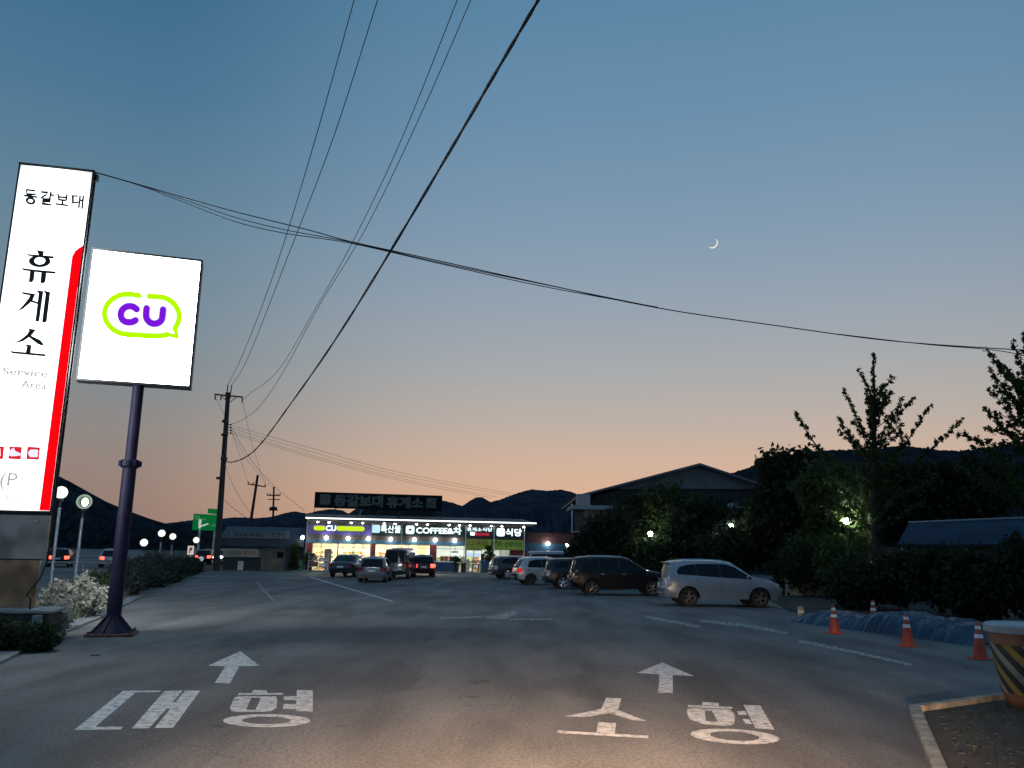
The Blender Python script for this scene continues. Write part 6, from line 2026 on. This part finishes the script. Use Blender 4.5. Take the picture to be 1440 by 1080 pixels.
lean = rngg.normal(size=(n, 3)) * .13; lean[:, 2] = 0
v = np.stack([P_ - dx * .012, P_ + dx * .012, P_ + lean + np.array([0, 0, 1]) * hgt[:, None]], 1).reshape(-1, 3)
me = bpy.data.meshes.new('dry_grass'); me.from_pydata(v.tolist(), [], np.arange(3 * n).reshape(-1, 3).tolist()); me.materials.append(leafmat('dry_blade', (.26, .25, .17), (.13, .13, .08)))
go = bpy.data.objects.new('dry_grass', me); C.objects.link(go)
go['kind'] = 'stuff'; go['label'] = 'pale dry grass along the kerb left of the purple pole'
pts = []
for k in range(380):
    p = bed[1].lerp(bed[2], rngg.uniform(0, 1)) if k % 2 else bed[2].lerp(bed[3], rngg.uniform(0, 1))
    a_ = abs(rngg.normal())
    pts.append((p.x + .25 + a_ * .9, p.y - .1 - a_ * .45 * rngg.uniform(.3, 1), .05))
P_ = np.array(pts); n = len(P_)
hgt = rngg.uniform(.03, .13, n); ang_ = rngg.uniform(0, 6.28, n)
dx = np.stack([np.cos(ang_), np.sin(ang_), np.zeros(n)], 1)
lean = rngg.normal(size=(n, 3)) * .05; lean[:, 2] = 0
v = np.stack([P_ - dx * .006, P_ + dx * .006, P_ + lean + np.array([0, 0, 1]) * hgt[:, None]], 1).reshape(-1, 3)
me = bpy.data.meshes.new('weeds_on_soil'); me.from_pydata(v.tolist(), [], np.arange(3 * n).reshape(-1, 3).tolist()); me.materials.append(leafmat('weed_blade', (.035, .045, .016), (.018, .022, .010)))
go = bpy.data.objects.new('weeds_on_soil', me); C.objects.link(go)
go['kind'] = 'stuff'; go['label'] = 'thin weeds on the dark soil beside the striped barrel'
# ------------------------------------------------------------------ things standing before the store
def front_thing(name, label, cat, x, y, group=None):
    p = G(x, y); p.z = .1
    p = P0 + SX * ((p - P0).dot(SX)) + SN * .9
    p.z = .1
    return thing(name, label, cat, p[:], RZ, group)
POT = mat('plant_pot', (.06, .045, .04), .7, var=.2)
def potted(label, x, hh, w_, m, seed, potm=POT):
    o = front_thing('potted_plant', label, 'plant', x, 807, 'potted plants before the store')
    b = Vector(o.location)
    MB().lathe((0, 0, 0), [(0, 0), (w_ * .6, 0), (w_ * .8, hh * .38), (w_ * .7, hh * .38), (0, hh * .36)], 16).build('pot', potm, o, local=True)
    bl = [(b.x, b.y, b.z + hh * .7, w_, w_, hh * .33), (b.x + w_ * .3, b.y, b.z + hh * .85, w_ * .6, w_ * .6, hh * .2)]
    v, f = leaves(blob_points(bl, 40, seed), 900, .085, .09, seed)
    leaf_obj('foliage', m, o, v, f)
potted('leafy potted plant at the left corner of the store', 431, 1.35, .38, LF_MID, 201)
potted('brownish planter right of the blue freezer', 643, 1.25, .42, LF_HEDGE, 202)
potted('bushy planter before the wall right of the blue bin', 693, 1.35, .55, LF_HEDGE, 203)
potted('tall thin potted tree beside the blue bin', 688, 2.15, .40, LF_MID, 204)
def box_thing(name, label, cat, x, parts_):
    o = front_thing(name, label, cat, x, 807)
    for nm, m, boxes in parts_:
        mb = MB()
        for q in boxes:
            mb.b2(*q)
        mb.build(nm, m, o, local=True, bevel=.012)
    return o
FRZ = mat('freezer_blue', (.03, .10, .19), .4, var=.1)
TAN = mat('crate_tan', (.38, .33, .25), .7, var=.25)
WOOD = mat('stool_wood', (.28, .15, .06), .6, var=.3, scale=6)
box_thing('chest_freezer', 'wide blue chest freezer with a white lid under the cafe window', 'freezer', 625, [('freezer_body', FRZ, [(-1.0, 1.0, -.35, .35, .05, .80)]), ('lid', WHITEP, [(-1.02, 1.02, -.37, .37, .803, .90)]), ('foot', FRAME, [(-.95, -.8, -.3, .3, 0, .049), (.8, .95, -.3, .3, 0, .049)])])
box_thing('bench', 'long dim brown bench beside the red-lit car', 'bench', 609, [('seat', TAN, [(-.9, .6, -.25, .25, .42, .48)]), ('leg', FRAME, [(-.8, -.74, -.2, .2, 0, .419)]), ('leg', FRAME, [(.44, .5, -.2, .2, 0, .419)])])
box_thing('waste_bin', 'tall blue bin with a dark top before the right shop window', 'bin', 682, [('bin_body', FRZ, [(-.33, .33, -.3, .3, .03, 1.0)]), ('top_panel', FRAME, [(-.30, -.10, -.28, .28, 1.003, 1.55)]), ('wheel_base', FRAME, [(-.3, .3, -.27, .27, 0, .029)])])
box_thing('standing_sign', 'narrow white standing sign left of the wooden stool', 'sign', 660, [('sign_panel', WHITEP, [(-.12, .12, -.05, .05, .06, 1.12)]), ('base', GALV, [(-.2, .2, -.15, .15, 0, .058)])])
box_thing('stool', 'small wooden stool between the white standing sign and the blue bin', 'stool', 670, [('seat', WOOD, [(-.32, .32, -.22, .22, .62, .68)]), ('leg', WOOD, [(-.30, -.24, -.2, -.14, 0, .619)]), ('leg', WOOD, [(.24, .30, -.2, -.14, 0, .619)]), ('leg', WOOD, [(-.30, -.24, .14, .2, 0, .619)]), ('leg', WOOD, [(.24, .30, .14, .2, 0, .619)])])
box_thing('drum', 'short dark drum between the planter and the white standing sign', 'bin', 654, [('drum_body', FRAME, [(-.2, .2, -.2, .2, 0, .72)]), ('lid', CAR_BLACK, [(-.22, .22, -.22, .22, .723, .77)])])
box_thing('display_rack', 'pale crate rack piled with goods at the left shop window', 'display rack', 445, [('rack_frame', WHITEP, [(-.8, -.74, -.3, .3, 0, 1.45), (.74, .8, -.3, .3, 0, 1.35), (-.739, .739, -.3, .3, .30, .34), (-.739, .739, -.3, .3, .78, .82)]), ('crate', TAN, [(-.7, -.1, -.28, .25, .823, 1.15)]), ('crate', GOODS[4], [(.0, .7, -.28, .25, .823, 1.05)]), ('crate', GOODS[1], [(-.7, .0, -.28, .25, .343, .70)]), ('crate', GALV, [(.1, .7, -.28, .25, .343, .62)])])
box_thing('standing_banner', 'upright cream banner stand right of the crate rack', 'banner', 459, [('banner_panel', TAN, [(-.28, .28, -.02, .02, .12, 1.75)]), ('base', GALV, [(-.3, .3, -.15, .15, 0, .118)])])
gb = G(421, 804); gb.z = 0
o = thing('waste_bin', 'small green bin outside the left corner of the store', 'bin', gb[:])
GRN = mat('bin_green', (.06, .20, .12), .5, var=.2)
MB().lathe(gb, [(0, 0), (.26, 0), (.32, .8), (.30, .82), (0, .82)], 18).build('bin_body', GRN, o)
MB().lathe(gb, [(.335, .82), (.335, .88), (.15, .96), (0, .97)], 18).build('lid', FRAME, o)
pc = G(413, 804); pc.z = 0
o = thing('conifer', 'small pale-lit trimmed conifer by the left corner of the store', 'shrub', pc[:])
MB().tube([pc, pc + Vector((0, 0, 2.0))], [.05, .02], 6).build('trunk', BARK, o)
v, f = leaves(blob_points([(pc.x, pc.y, .6, .42, .42, .45), (pc.x, pc.y, 1.2, .36, .36, .45), (pc.x, pc.y, 1.8, .26, .26, .45)], 90, 5), 2600, .07, .08, 6)
leaf_obj('crown', LF_MID, o, v, f)
